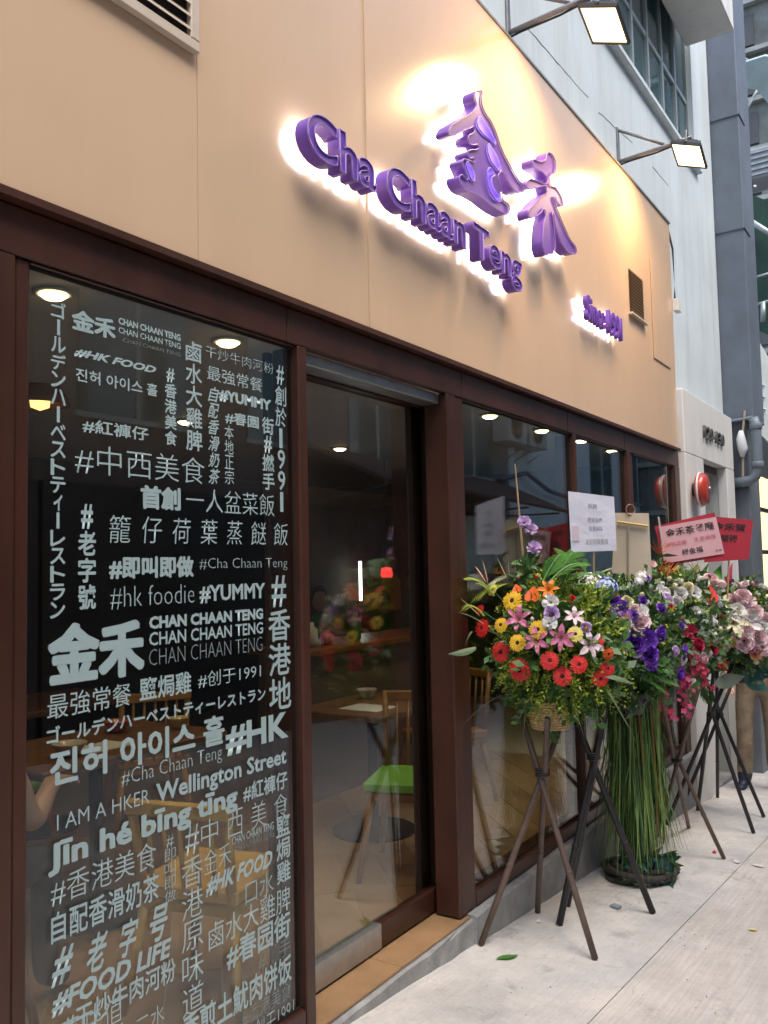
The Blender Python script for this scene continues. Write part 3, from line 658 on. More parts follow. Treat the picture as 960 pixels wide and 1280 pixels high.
# projecting white and teal sign box
m_signw = mat('white_sign_face', (0.62, 0.68, 0.66), 0.35, var=0.12, vscale=2.2); m_signt = mat('teal_sign_edge', (0.03, 0.20, 0.19), 0.35)
A0 = on(934, 420, 0, 10.4); A1 = on(937, 540, 0, 10.4)
pj = root('projecting_sign', 'white sign box with teal edge jutting out beyond the pier', 'sign', (10.4, -0.2, 3))
q = [onp(*p, (10.4, -0.2, 3.5), (1, 0.55, 0)) for p in ((941, 414), (975, 470), (975, 566), (941, 534))]
m = MB(); m.slab(q, 0.05); m.build('sign_face', m_signw, pj)
q2 = [onp(*p, (10.43, -0.2, 3.5), (1, -0.4, 0)) for p in ((932, 416), (941.5, 413), (941.5, 535), (934, 530))]
m = MB(); m.slab(q2, 0.04); m.build('sign_edge', m_signt, pj)
tq = [onp(*p, (10.38, -0.2, 3.5), (1, 0.55, 0)) for p in ((946, 470), (956, 485), (956, 530), (946, 515))]
for k in range(3):
    z0 = tq[3][2]+(tq[0][2]-tq[3][2])*k/3
    m = MB(); m.tube([tuple(tq[0]*[1,1,0]+[0,0,z0+.05]), tuple(tq[1]*[1,1,0]+[0,0,z0+.02])], 0.012, 5); m.build('brush_mark', mat('dim_green_mark', (0.25, 0.42, 0.40), 0.5), pj)
# green net hoarding on a steel frame
gn = root('net_hoarding', 'dark green mesh hoarding on pale steel poles above the street', 'hoarding', (11, -0.3, 4.5))
HX = 11.2
q = [on(*p, 0, HX) for p in ((928, 238), (985, 262), (985, 430), (938, 408))]
m = MB(); m.slab(q, 0.03); m.build('mesh_panel', mat('dark_green_mesh', (0.012, 0.05, 0.035), 0.75, var=0.35, vscale=3, bump=0.4, bscale=80), gn)
def pole(name, a, b, r_, X, m_, par, n=8):
    m = MB(); m.tube([tuple(on(*a, 0, X)), tuple(on(*b, 0, X))], r_, n); return m.build(name, m_, par, True)
m_pl = mat('pale_steel_pole', (0.38, 0.42, 0.41), 0.45, 0.4, var=0.2, vscale=8)
for a, b, r_ in (((924, 245), (943, 378), 0.035), ((931, 272), (975, 300), 0.035), ((940, 348), (975, 338), 0.018), ((941, 382), (975, 372), 0.018), ((928, 236), (945, 234), 0.03), ((954, 378), (954, 402), 0.03)):
    pole('steel_pole', a, b, r_, HX-0.12, m_pl, gn)
# glass canopy with white frame
gc = root('glass_canopy', 'pale framed glass canopy high above the street beyond the pier', 'canopy', (11, -0.4, 6.8))
q = [onp(*p, (11.0, -0.3, 7), (0.9, 0.3, 0.5)) for p in ((912, 84), (956, 70), (985, 74), (975, 148), (946, 112), (912, 108))]
m = MB(); vs = [tuple(p) for p in q]+[tuple(p+np.array([.02, 0, .03])) for p in q]; n_ = len(q)
m.add(vs, [tuple(range(n_)), tuple(range(2*n_-1, n_-1, -1))]+[(i, i+n_, (i+1) % n_+n_, (i+1) % n_) for i in range(n_)]); m.build('glass_sheet', mat('milky_canopy_glass', (0.36, 0.47, 0.47), 0.25, var=0.15, vscale=3), gc)
for a, b, r_ in (((912, 84), (956, 71), 0.022), ((912, 106), (945, 100), 0.018), ((956, 72), (948, 110), 0.016), ((948, 110), (923, 156), 0.02), ((912, 66), (935, 76), 0.02), ((955, 71), (975, 74), 0.03)):
    pole('frame_bar', a, b, r_, 10.9, m_pl, gc)
# posts and pipes under the canopy
sp_ = root('service_pipes', 'vertical pale service pipes running down beside the blue-grey pier', 'pipe', (9.7, -0.25, 4))
for a, b, r_ in (((915, 150), (928, 245), 0.05), ((922, 155), (935, 236), 0.06), ((917, 150), (921, 236), 0.025)):
    pole('service_pipe', a, b, r_, 10.0, m_pipe, sp_)
# concrete building closing the view, with floor bands, windows
m_cb = mat('stained_concrete', (0.12, 0.135, 0.132), 0.85, var=0.4, vscale=1.2, bump=0.4, bscale=12)
cb = root('concrete_building', 'stained grey concrete block rising behind the green hoarding', 'building', (16, -1, gz(16)))
box('wall', m_cb, cb, 24.1, 26, -6.0, 4, gz(26)-0.5, 22)
for k in range(14):
    z = 1.5+k*1.35
    box('floor_band', mat('concrete_band', (0.24, 0.26, 0.25), 0.8, var=0.25, vscale=2), cb, 23.9, 24.09, -5.5, 3.6, z, z+0.12)
    for j in range(6):
        y0 = -4.8+j*1.35
        wv = box('window', m_dk, cb, 24.02, 24.099, y0, y0+0.85, z+0.25, z+1.1)
        box('window_frame', m_wfr, wv, 23.98, 24.019, y0+0.40, y0+0.45, z+0.25, z+1.1)
gl_ = root('air_conditioner', 'pale air conditioner unit on the concrete block above the green hoarding', 'air conditioner', (13, 0, 6))
a = on(938, 204, 0, 13.0)
box('casing', mat('pale_unit_casing', (0.25, 0.27, 0.27), 0.5), gl_, 13.0, 13.5, a[1]-0.3, a[1]+0.1, a[2]-0.25, a[2]+0.2, bev=0.02)
for k in range(5): box('grille_bar', m_steel, gl_, 12.98, 12.999, a[1]-0.27, a[1]+0.07, a[2]-0.2+k*0.08, a[2]-0.17+k*0.08)
# ================================================================== OPPOSITE SIDE OF THE STREET (seen in the glass)
OY = -5.4
def opp(name, label, x0, x1, z1, m, rows, cols, lower=None, wz0=3.2):
    b = root(name, label, 'building', ((x0+x1)/2, OY, gz((x0+x1)/2)))
    box('wall', m, b, x0, x1-0.01, OY-3, OY, gz(x1)-0.3, z1)
    if lower: box('shopfront_band', lower, b, x0+0.02, x1-0.03, OY+0.002, OY+0.14, gz(x1)-0.3, 2.45)
    for i in range(rows):
        for j in range(cols):
            cx = x0+(j+0.5)*(x1-x0)/cols; z = wz0+i*2.9; hw = min(0.75, (x1-x0)/cols*0.33)
            o = box('window', m_teal, b, cx-hw, cx+hw, OY+0.003, OY+0.03, z, z+1.3)
            box('window_frame', m_wfr, o, cx-hw-0.05, cx+hw+0.05, OY+0.004, OY+0.06, z-0.06, z-0.002)
            box('window_frame', m_wfr, o, cx-0.03, cx+0.03, OY+0.031, OY+0.05, z, z+1.3)
    return b
m_hoard = mat('grey_green_hoarding', (0.60, 0.69, 0.64), 0.6, var=0.1, vscale=0.8)
opp('opposite_building', 'dim brown building across the street mirrored in the lettered window', -12, 5, 9, mat('brown_render', (0.20, 0.16, 0.145), 0.8, var=0.2, vscale=0.7), 3, 6, m_dk)
opp('opposite_building', 'grey concrete building across the street mirrored in the door', 5, 12.5, 8.5, mat('grey_render', (0.22, 0.185, 0.17), 0.8, var=0.15, vscale=0.7), 3, 3, m_dk)
opp('opposite_building', 'dark recessed building across the street mirrored beside the door post', 12.5, 15.6, 7.5, mat('dark_render', (0.20, 0.20, 0.20), 0.8, var=0.3, vscale=0.8), 1, 1, m_hoard)
opp('opposite_building', 'white building across the street mirrored in the middle window', 15.6, 19.5, 10, m_white, 0, 1, m_hoard)
opp('opposite_building', 'blue-grey building across the street mirrored in the last window', 19.5, 34, 10, mat('slate_render', (0.50, 0.57, 0.62), 0.8, var=0.12, vscale=0.6), 3, 5, m_hoard)
aw = root('awning', 'brown sloping awning across the street mirrored in the glass', 'awning', (13.5, OY, 2.9))
m = MB(); m.slab([(9.5, OY+.02, 3.35), (9.5, OY+1.3, 2.75), (15.4, OY+1.3, 2.55), (15.4, OY+.02, 3.15)], 0.05); m.build('awning_sheet', mat('brown_awning', (0.12, 0.075, 0.06), 0.7, var=0.2), aw)
for k in range(5):
    x = 9.7+k*1.37; m = MB(); m.tube([(x, OY+.02, 2.5), (x, OY+1.2, 2.68-(k*.045))], 0.02, 6); m.build('awning_strut', m_steel, aw)
for i, (x, z) in enumerate(((15.2, 3.9), (16.2, 3.9), (17.6, 5.4))):
    ac = root('outdoor_unit', ('grey outdoor cooling unit across the street, left of the lower pair in the mirror image', 'grey outdoor cooling unit across the street, right of the lower pair in the mirror image', 'grey outdoor cooling unit across the street, the upper single one in the mirror image')[i], 'cooling unit', (x, OY+.2, z), 'cooling units on the opposite wall')
    box('casing', mat('grey_unit_casing', (0.36, 0.37, 0.36), 0.5, var=0.1), ac, x-.4, x+.4, OY+.05, OY+.42, z, z+.62, bev=.02)
    m = MB(); m.lathe([(0.24, 0), (0.24, .01), (0.2, .012), (0.06, .012), (0.001, .02)], (x-.08, OY+.421, z+.31), (0, 1, 0), 20); m.build('fan_guard', m_black, ac)
    for s_ in (-.3, .3): m = MB(); m.tube([(x+s_, OY+.01, z-.25), (x+s_, OY+.42, z-.02), (x+s_, OY+.01, z-.02)], .015, 5); m.build('bracket', m_steel, ac)
m = MB(); m.tube([(15.0, OY+.1, 3.2), (16, OY+.2, 3.4), (17, OY+.25, 3.1), (18.5, OY+.2, 3.0), (19.5, OY+.1, 2.5)], .05, 7); o = m.build('duct_pipe', m_pipe, None, True); tag(o, 'grey pipe sagging along the wall across the street', 'pipe')
#@@PART2
# ================================================================== INSIDE THE RESTAURANT
FZ = 0.055
m_grout = mat('floor_grout', (0.42, 0.33, 0.22), 0.8)
m_in = mat('inner_wall_brown', (0.085, 0.06, 0.05), 0.7, var=0.25, vscale=1.2)
m_ceil = mat('inner_ceiling', (0.60, 0.56, 0.58), 0.8, var=0.05)
floor = struct(box('floor', m_grout, None, 0.2, 9.0, 0.215, 5.0, -0.1, FZ))
struct(box('ceiling', m_ceil, None, 0.2, 9.0, 0.082, 5.0, 2.6, 2.75))
struct(box('wall_back', m_in, None, 0.2, 9.0, 5.001, 5.15, -0.1, 2.75))
struct(box('wall_left', m_in, None, 0.05, 0.199, 0.195, 5.15, -0.1, 2.75))
struct(box('wall_right', m_in, None, 9.001, 9.015, 0.5, 5.15, -0.5, 2.75))
bh = struct(box('wall_front', m_in, None, 7.09, 9.0, 0.43, 0.5, -0.5, 2.599))
struct(box('wall_front', m_in, None, 0.2, 0.62, 0.1, 0.19, -0.1, 2.599))
struct(box('bulkhead', m_in, None, 0.2, 9.0, 0.064, 0.08, 2.37, 2.599))
# wood-look floor tiles laid on the diagonal
m_plank = [mat('wood_tile_%d' % k, c, 0.3, var=0.16, vscale=5) for k, c in enumerate(((0.33, 0.185, 0.09), (0.37, 0.215, 0.11), (0.29, 0.16, 0.08)))]
ang = R(45); ca, sa = math.cos(ang), math.sin(ang); np_ = 0
def clip(poly, x0, x1, y0, y1):
    for ax, val, sg in ((0, x0, 1), (0, x1, -1), (1, y0, 1), (1, y1, -1)):
        out = []
        for i in range(len(poly)):
            p, q = poly[i-1], poly[i]; dp, dq = (p[ax]-val)*sg, (q[ax]-val)*sg
            if (dp >= 0) != (dq >= 0): t = dp/(dp-dq); out.append((p[0]+(q[0]-p[0])*t, p[1]+(q[1]-p[1])*t))
            if dq >= 0: out.append(q)
        poly = out
        if len(poly) < 3: return []
    return poly
for i in range(-9, 10):
    for j in range(-28, 29):
        u_ = i*1.2+(j % 2)*0.55; v_ = j*0.2; hl, hwid = 0.5975, 0.0975
        poly = [(3.4+(u_+a_)*ca-(v_+b_)*sa, 1.4+(u_+a_)*sa+(v_+b_)*ca) for a_, b_ in ((-hl, -hwid), (hl, -hwid), (hl, hwid), (-hl, hwid))]
        poly = clip(poly, 0.9, 6.4, 0.225, 3.0)
        if not poly: continue
        b = MB(); n_ = len(poly); b.add([(x, y, FZ+0.0005) for x, y in poly]+[(x, y, FZ+0.004) for x, y in poly], [tuple(range(n_, 2*n_))]+[(k, (k+1) % n_, (k+1) % n_+n_, k+n_) for k in range(n_)])
        b.build('floor_plank', m_plank[np_ % 3], floor); np_ += 1
# ceiling downlights
m_dl = emis('downlight_glow', (1.0, 0.70, 0.34), 7.0); m_dlr = mat('downlight_ring', (0.6, 0.58, 0.54), 0.3)
DL = [(1.96, 0.94), (2.85, 0.91), (4.50, 0.87), (5.38, 0.85), (6.24, 0.83), (6.98, 0.79), (7.80, 0.80), (8.62, 0.79), (2.4, 2.6), (4.2, 2.6), (6.0, 2.6)]
wh = ['first', 'second', 'third', 'fourth', 'fifth', 'sixth', 'seventh', 'eighth']
for i, (x, y) in enumerate(DL):
    lab = 'round warm ceiling downlight near the glass, %s from the left' % wh[i] if i < 8 else 'round warm ceiling downlight deep inside, %s from the left' % wh[i-8]
    r_ = root('downlight', lab, 'downlight', (x, y, 2.6), 'ceiling downlights')
    m = MB(); m.lathe([(0.075, 0), (0.075, -0.008), (0.055, -0.012), (0.05, -0.004)], (x, y, 2.599), n=20); m.build('ring', m_dlr, r_, True)
    m = MB(); m.lathe([(0.052, -0.013), (0.035, -0.026), (0.001, -0.030)], (x, y, 2.599), n=16); m.build('bulb', m_dl, r_, True)
    if i in (0, 1, 2, 3, 5, 8, 9, 10):
        ld = bpy.data.lights.new('downlight_beam', 'SPOT'); ld.energy = (8.5 if i < 3 else 3.0) if i < 8 else 1.0; ld.color = (1, 0.72, 0.42); ld.spot_size = R(100); ld.spot_blend = 0.6; ld.shadow_soft_size = 0.05
        lo = bpy.data.objects.new('downlight_beam', ld); COL.objects.link(lo); lo.parent = r_; lo.location = (0, 0, -0.05)
# furniture
m_yel = mat('yellow_wood', (0.55, 0.30, 0.06), 0.45, var=0.15, vscale=12); m_owood = mat('brown_wood', (0.30, 0.13, 0.045), 0.45, var=0.2, vscale=12)
m_green = mat('green_seat_pad', (0.17, 0.42, 0.04), 0.5); m_top = mat('table_wood', (0.20, 0.10, 0.05), 0.4, var=0.25, vscale=10)
m_paper = mat('paper', (0.72, 0.72, 0.70), 0.8)
def rot(p, c, a): return (c[0]+p[0]*math.cos(a)-p[1]*math.sin(a), c[1]+p[0]*math.sin(a)+p[1]*math.cos(a), FZ+0.006+p[2])
def chair(label, x, y, a, frame, pad, sh=0.45, bh=0.82, grp='dining chairs inside'):
    c = (x, y); r_ = root('dining_chair', label, 'chair', (x, y, FZ+0.006), grp)
    def bx(nm, m_, x0, x1, y0, y1, z0, z1, p=r_):
        b = MB(); b.bbox(x0, x1, y0, y1, z0, z1, 0.006); b.v = [rot(q, c, a) for q in b.v]; return b.build(nm, m_, p)
    def tb(nm, p0, p1, r0, r1, p=r_):
        b = MB(); b.tube([rot(p0, c, a), rot(p1, c, a)], [r0, r1], 8); return b.build(nm, frame, p, True)
    bx('seat', pad, -0.2, 0.2, -0.2, 0.2, sh-0.045, sh)
    bx('seat_rail', frame, -0.19, 0.19, -0.19, 0.19, sh-0.09, sh-0.046)
    for sx_ in (-1, 1):
        for sy in (-1, 1): tb('leg', (sx_*0.165, sy*0.165, sh-0.05), (sx_*0.23, sy*0.22, 0), 0.021, 0.014)
    for sy in (-1, 1): tb('back_post', (-0.18, sy*0.17, sh-0.05), (-0.235, sy*0.185, bh), 0.019, 0.015)
    bx('top_rail', frame, -0.255, -0.222, -0.2, 0.2, bh-0.05, bh)
    for k in range(5): tb('back_slat', (-0.195, -0.12+k*0.06, sh-0.02), (-0.235, -0.12+k*0.06, bh-0.045), 0.008, 0.008)
    return r_
def table(label, x, y, w_, d_, h=0.74):
    r_ = root('dining_table', label, 'table', (x, y, FZ+0.006), 'dining tables inside'); z = FZ+0.006
    box('tabletop', m_top, r_, x-w_/2, x+w_/2, y-d_/2, y+d_/2, z+h-0.035, z+h, bev=0.006)
    m = MB(); m.lathe([(0.03, 0.02), (0.03, h-0.037)], (x, y, z), n=12); m.build('column', m_black, r_, True)
    m = MB(); m.lathe([(0.24, 0.0), (0.24, 0.012), (0.05, 0.03)], (x, y, z), n=24); m.build('foot', m_black, r_)
    return r_
chair('yellow slatted wooden chair close behind the lettered window', 2.30, 0.48, R(15), m_yel, m_yel, 0.43, 0.72)
chair('wooden chair with bright green seat behind the glass door', 3.72, 0.52, R(200), m_owood, m_green, 0.46, 0.84)
chair('dark wooden chair beyond the green seated one', 4.9, 1.0, R(160), m_owood, m_owood)
chair('yellow wooden chair deeper in the room by the counter', 3.5, 2.2, R(60), m_yel, m_yel)
chair('dark wooden chair deep in the room left of the yellow one', 2.6, 2.3, R(-70), m_owood, m_green)
table('dining table with a menu sheet seen through the door', 4.15, 1.05, 0.7, 0.6, 0.71)
table('dining table seen behind the lettered window', 2.55, 1.45, 1.0, 0.65)
table('dining table at the back of the room', 3.2, 2.8, 1.0, 0.65)
q = [on(*p, 2, FZ+0.006+0.713) for p in ((408, 888), (435, 878), (475, 884), (455, 893))]
me_ = MB(); me_.box(3.92, 4.13, 0.86, 1.12, FZ+0.717, FZ+0.719); tag(me_.build('menu_sheet', m_paper), 'pale menu sheet lying on the table behind the door', 'menu')
me_ = MB(); me_.box(2.35, 2.6, 1.25, 1.42, FZ+0.747, FZ+0.749); tag(me_.build('menu_sheet', m_paper), 'pale menu sheet on the table behind the lettered window', 'menu')
ct = root('service_counter', 'orange wood topped service counter inside', 'counter', (4.7, 1.9, FZ))
box('counter_top', mat('orange_counter_wood', (0.24, 0.095, 0.03), 0.35, var=0.15), ct, 4.3, 6.4, 1.62, 2.15, 1.0, 1.04, bev=0.006)
box('counter_body', mat('counter_front', (0.16, 0.12, 0.10), 0.6), ct, 4.36, 6.35, 1.7, 2.1, FZ+0.007, 0.999)
for k, (x, hgt, c) in enumerate(((4.55, 0.16, (0.6, 0.6, 0.55)), (4.72, 0.1, (0.5, 0.12, 0.05)), (5.05, 0.2, (0.07, 0.2, 0.06)))):
    m = MB(); m.lathe([(0.035, 0), (0.045, 0.02), (0.045, hgt*.7), (0.02, hgt*.85), (0.02, hgt)], (x, 1.8, 1.0402), n=14); o = m.build('jar', mat('jar_%d' % k, c, 0.3), None, True)
    tag(o, ('pale jar standing leftmost on the counter', 'short red jar on the counter', 'tall green bottle jar on the counter')[k], 'jar')
m = MB(); m.tube([(6.7, 2.9, 1.25), (6.7, 2.9, 1.62)], 0.014, 8); o = m.build('fluorescent_tube', emis('cool_tube_glow', (0.95, 1, 0.95), 3.0)); tag(o, 'upright glowing white tube lamp seen through the door', 'lamp')
m = MB(); m.lathe([(0.05, 0), (0.06, 0.03), (0.05, 0.09), (0.02, 0.1)], (7.0, 2.8, 1.46), n=14); o = m.build('red_lamp', emis('red_lamp_glow', (1, 0.05, 0.05), 0.6), None, True); tag(o, 'small glowing red lamp seen through the door', 'lamp')
m = MB(); m.tube([(7.0, 2.8, 1.56), (7.0, 2.8, 2.6)], 0.006, 5); o = m.build('lamp_cord', m_black); tag(o, 'thin cord from which the red lamp hangs', 'cord')
m_pend = emis('pendant_glow', (1.0, 0.50, 0.14), 1.6); m_shade = mat('pendant_shade', (0.25, 0.10, 0.03), 0.5)
for k, (px, py, yy) in enumerate(((50, 500, 2.4), (158, 430, 2.6), (338, 452, 2.2), (405, 820, 2.0))):
    if k == 3: continue
    c = on(px, py, 1, yy); r_ = root('pendant_lamp', ('orange pendant lamp inside at the left edge of the lettered window', 'orange pendant lamp inside behind the upper lettering', 'orange pendant lamp inside by the right post of the lettered window')[k], 'pendant lamp', tuple(c), 'pendant lamps inside')
    m = MB(); m.lathe([(.02, .12), (.06, .11), (.14, .03), (.16, -.03), (.15, -.03), (.05, .09)], c, n=20); m.build('shade', m_shade, r_, True)
    m = MB(); m.lathe([(.03, .05), (.055, .0), (.05, -.04), (.001, -.06)], c, n=14); m.build('bulb', m_pend, r_, True)
    m = MB(); m.tube([tuple(c+[0, 0, .12]), (c[0], c[1], max(2.6, c[2]+.13))], .005, 5); m.build('cord', m_black, r_)
for k, (x, y, z, rr_, cc) in enumerate(((2.3, 1.3, .748, .07, (0.6, 0.55, 0.5)), (2.75, 1.55, .748, .06, (0.5, 0.12, 0.05)), (2.95, 1.35, .748, .05, (0.6, 0.5, 0.2)), (4.32, 1.2, .717, .06, (0.6, 0.58, 0.55)), (3.0, 2.75, .748, .08, (0.55, 0.5, 0.45)))):
    m = MB(); m.lathe([(rr_*.45, 0), (rr_*.6, .008), (rr_, .05), (rr_*1.02, .055), (rr_*.95, .05), (rr_*.5, .012)], (x, y, FZ+.001+z), n=18); o = m.build('bowl', mat('bowl_glaze_%d' % k, cc, .25), None, True)
    tag(o, ('pale bowl on the table behind the lettered window', 'red bowl on the table behind the lettered window', 'yellow bowl on the table behind the lettered window', 'pale bowl beside the menu sheet behind the door', 'pale bowl on the table at the back of the room')[k], 'bowl')
# painted mural of generic people on a partition
mu = root('wall_mural', 'dim wall mural of simple painted people behind the glass door', 'mural', (7.3, 3.05, FZ))
box('mural_panel', mat('mural_ground', (0.10, 0.07, 0.06), 0.7, var=0.4, vscale=3), mu, 5.6, 8.9, 3.05, 3.12, 0.5, 2.3)
m_sk = mat('mural_skin', (0.26, 0.14, 0.085), 0.7)
cols = [(0.05, 0.18, 0.05), (0.35, 0.05, 0.05), (0.06, 0.16, 0.06), (0.45, 0.2, 0.05), (0.04, 0.12, 0.05), (0.4, 0.35, 0.3)]
for k, (x, z) in enumerate(((6.25, 1.28), (6.95, 1.22), (7.3, 1.2), (7.45, 1.62), (7.85, 1.42), (8.1, 1.6), (8.45, 1.3), (5.95, 1.15))):
    m = MB(); m.lathe([(0.11, 0), (0.11, 0.006)], (x, 3.046, z), (0, -1, 0), 18); hd = m.build('painted_head', m_sk, mu)
    m = MB(); m.add([(x+0.118*math.cos(t), 3.038, z+0.128*math.sin(t)) for t in np.linspace(-0.1, math.pi+0.1, 12)]+[(x+0.08*math.cos(t), 3.038, z+0.045+0.03*math.sin(t)) for t in np.linspace(math.pi, 0, 6)], [tuple(range(18))]); m.build('painted_hair', mat('mural_hair_%d' % (k % 2), ((0.03, 0.02, 0.02), (0.3, 0.03, 0.04))[k % 2], 0.8), hd)
    m = MB(); m.loft([[(x-0.06, 3.047, z-0.11), (x+0.06, 3.047, z-0.11), (x+0.06, 3.042, z-0.11), (x-0.06, 3.042, z-0.11)], [(x-0.17, 3.047, z-0.2), (x+0.17, 3.047, z-0.2), (x+0.17, 3.042, z-0.2), (x-0.17, 3.042, z-0.2)], [(x-0.19, 3.047, z-0.5), (x+0.19, 3.047, z-0.5), (x+0.19, 3.042, z-0.5), (x-0.19, 3.042, z-0.5)]]); m.build('painted_torso', mat('mural_cloth_%d' % (k % 6), cols[k % 6], 0.8), mu)

# ================================================================== PEOPLE
def person(label, J, bones, rad, zones, mats, loc, head_dir, hair_mat, cat='person'):
    """J: joint positions, bones: joint pairs, rad: joint radii, zones: bone index -> material slot"""
    r_ = root('person', label, cat, loc)
    names = list(J); idx = {n: i for i, n in enumerate(names)}
    me = bpy.data.meshes.new('body'); o0 = np.array(loc)
    me.from_pydata([tuple(np.array(J[n])-o0) for n in names], [(idx[a], idx[b]) for a, b in bones], [])
    ob = bpy.data.objects.new('tmp', me); COL.objects.link(ob)
    ob.modifiers.new('skin', 'SKIN'); sub = ob.modifiers.new('sub', 'SUBSURF'); sub.levels = 2; sub.render_levels = 2
    sv = me.skin_vertices[0].data
    for n in names:
        rr = rad[n]; sv[idx[n]].radius = rr if isinstance(rr, tuple) else (rr, rr); sv[idx[n]].use_root = (n == 'pelvis')
    m2 = bpy.data.meshes.new_from_object(ob.evaluated_get(bpy.context.evaluated_depsgraph_get()))
    bpy.data.objects.remove(ob); m2.materials.clear()
    for q in mats: m2.materials.append(q)
    seg = [(np.array(J[a])-o0, np.array(J[b])-o0, zones.get((a, b), 0)) for a, b in bones]
    mi = []
    for p in m2.polygons:
        c = np.array(p.center); best, bz = 9, 0
        for a, b, z in seg:
            t = np.clip(((c-a) @ (b-a))/max((b-a) @ (b-a), 1e-9), 0, 1); d = np.linalg.norm(c-a-(b-a)*t)
            if d < best: best, bz = d, z
        mi.append(bz)
    m2.polygons.foreach_set('material_index', mi); m2.polygons.foreach_set('use_smooth', [True]*len(mi))
    body = link('body', m2, None, r_)
    # hair cap, eyes, nose, mouth and ears on the head
    H = Vector(J['head']); fd = Vector(head_dir).normalized(); sd_ = fd.cross(Vector((0, 0, 1))).normalized(); up = sd_.cross(fd)
    m = MB(); rings = []
    for i in range(9):
        t = i/8*1.75; rings.append([tuple(H-fd*0.012+up*(0.025+0.125*math.cos(t))+(sd_*math.cos(k*math.pi/9)*0.092+fd*math.sin(k*math.pi/9)*(0.105 if math.sin(k*math.pi/9) < 0 else 0.104*max(0.1, 1-max(0, t-0.75)*1.6)))*max(0.05, math.sin(t))*(1+0.03*math.sin(k*5+i))) for k in range(18)])
    m.loft(rings); m.build('hair', hair_mat, r_, True)
    for s_ in (-1, 1):
        m = MB(); m.lathe([(0.0005, 0), (0.008, 0.002), (0.011, 0.007), (0.006, 0.012), (0.0005, 0.013)], H+fd*0.076+sd_*s_*0.032+up*0.008, fd, 10); m.build('eye', mat('dark_eye', (0.02, 0.015, 0.01), 0.2), r_, True)
        m = MB(); m.lathe([(0.008, -0.01), (0.028, 0), (0.022, 0.012), (0.001, 0.014)], H+sd_*s_*0.084-fd*0.005, sd_*s_, 10); m.build('ear', mats[0], r_, True)
    m = MB(); m.tube([H+fd*0.08+up*0.01, H+fd*0.10-up*0.015, H+fd*0.108-up*0.03, H+fd*0.085-up*0.04], [0.006, 0.011, 0.015, 0.008], 8); m.build('nose', mats[0], r_, True)
    m = MB(); m.tube([H+fd*0.08-up*0.062-sd_*0.024, H+fd*0.088-up*0.064, H+fd*0.08-up*0.062+sd_*0.024], [0.004, 0.007, 0.004], 6); m.build('mouth', mat('lips', (0.35, 0.12, 0.10), 0.5), r_, True)
    return r_
m_skin = mat('skin', (0.50, 0.29, 0.20), 0.5)
m_khaki = mat('khaki_trousers', (0.205, 0.155, 0.105), 0.85, var=0.3, vscale=14, bump=0.5, bscale=25)
m_shirt = mat('dark_green_shirt', (0.035, 0.075, 0.07), 0.85, var=0.2, vscale=10)
m_hair = mat('black_hair', (0.012, 0.010, 0.010), 0.45)
def fingers(J, bones, rad, zones, wrist, d, side, pre, s=1.0):
    """palm and five fingers, slightly curled, from the wrist along d"""
    W = Vector(wrist); d = Vector(d).normalized(); sd_ = Vector(side).normalized(); cu = d.cross(sd_).normalized()
    J[pre+'palm'] = tuple(W+d*0.075*s); rad[pre+'palm'] = (0.034, 0.016); bones.append((pre+'wrist', pre+'palm')); zones[(pre+'wrist', pre+'palm')] = 0
    for k, (o_, L_) in enumerate(((-0.028, 0.062), (-0.009, 0.074), (0.010, 0.070), (0.028, 0.055))):
        a = W+d*0.088*s+sd_*o_; b = a+d*L_*0.5+cu*0.006; c = b+d*L_*0.42+cu*0.022
        for nm_, p, r0 in (('a', a, 0.0095), ('b', b, 0.0088), ('c', c, 0.0075)): J[pre+str(k)+nm_] = tuple(p); rad[pre+str(k)+nm_] = r0
        for e in ((pre+'palm', pre+str(k)+'a'), (pre+str(k)+'a', pre+str(k)+'b'), (pre+str(k)+'b', pre+str(k)+'c')): bones.append(e); zones[e] = 0
    a = W+d*0.03-sd_*0.028; b = a+d*0.03-sd_*0.022+cu*0.012; c = b+d*0.03-sd_*0.004+cu*0.012
    for nm_, p in (('ta', a), ('tb', b), ('tc', c)): J[pre+nm_] = tuple(p); rad[pre+nm_] = 0.0098
    for e in ((pre+'wrist', pre+'ta'), (pre+'ta', pre+'tb'), (pre+'tb', pre+'tc')): bones.append(e); zones[e] = 0
# passer-by standing beyond the flowers
gx, gy = 8.08, -0.30; g0 = gz(gx)
def W(f, l, z): return (gx-f*0.97+l*0.22, gy-f*0.22-l*0.97, g0+z)     # f: towards the viewer, l: to the viewer's right
J = {'pelvis': W(0, 0, 0.93), 'belly': W(0.01, 0, 1.08), 'chest': W(0.0, 0, 1.28), 'neck': W(0.01, 0, 1.45), 'throat': W(0.02, 0, 1.51), 'head': W(0.03, 0, 1.60), 'crown': W(0.03, 0, 1.69),
     'lhip': W(0, -0.10, 0.88), 'lknee': W(0.05, -0.115, 0.48), 'lcalf': W(0.03, -0.12, 0.30), 'lankle': W(0.0, -0.125, 0.14), 'lfoot': W(0.07, -0.15, 0.045), 'ltoe': W(0.15, -0.18, 0.035), 'lheel': W(-0.03, -0.12, 0.045),
     'rhip': W(0, 0.10, 0.88), 'rknee': W(-0.02, 0.115, 0.48), 'rcalf': W(-0.08, 0.12, 0.30), 'rankle': W(-0.12, 0.12, 0.14), 'rfoot': W(-0.06, 0.13, 0.045), 'rtoe': W(0.03, 0.14, 0.035), 'rheel': W(-0.16, 0.12, 0.06),
     'lsh': W(0, -0.19, 1.39), 'lelbow': W(0.0, -0.25, 1.12), 'lwrist': W(0.12, -0.22, 0.92), 'rsh': W(0, 0.19, 1.39), 'relbow': W(-0.02, 0.26, 1.12), 'rwrist': W(0.06, 0.27, 0.88)}
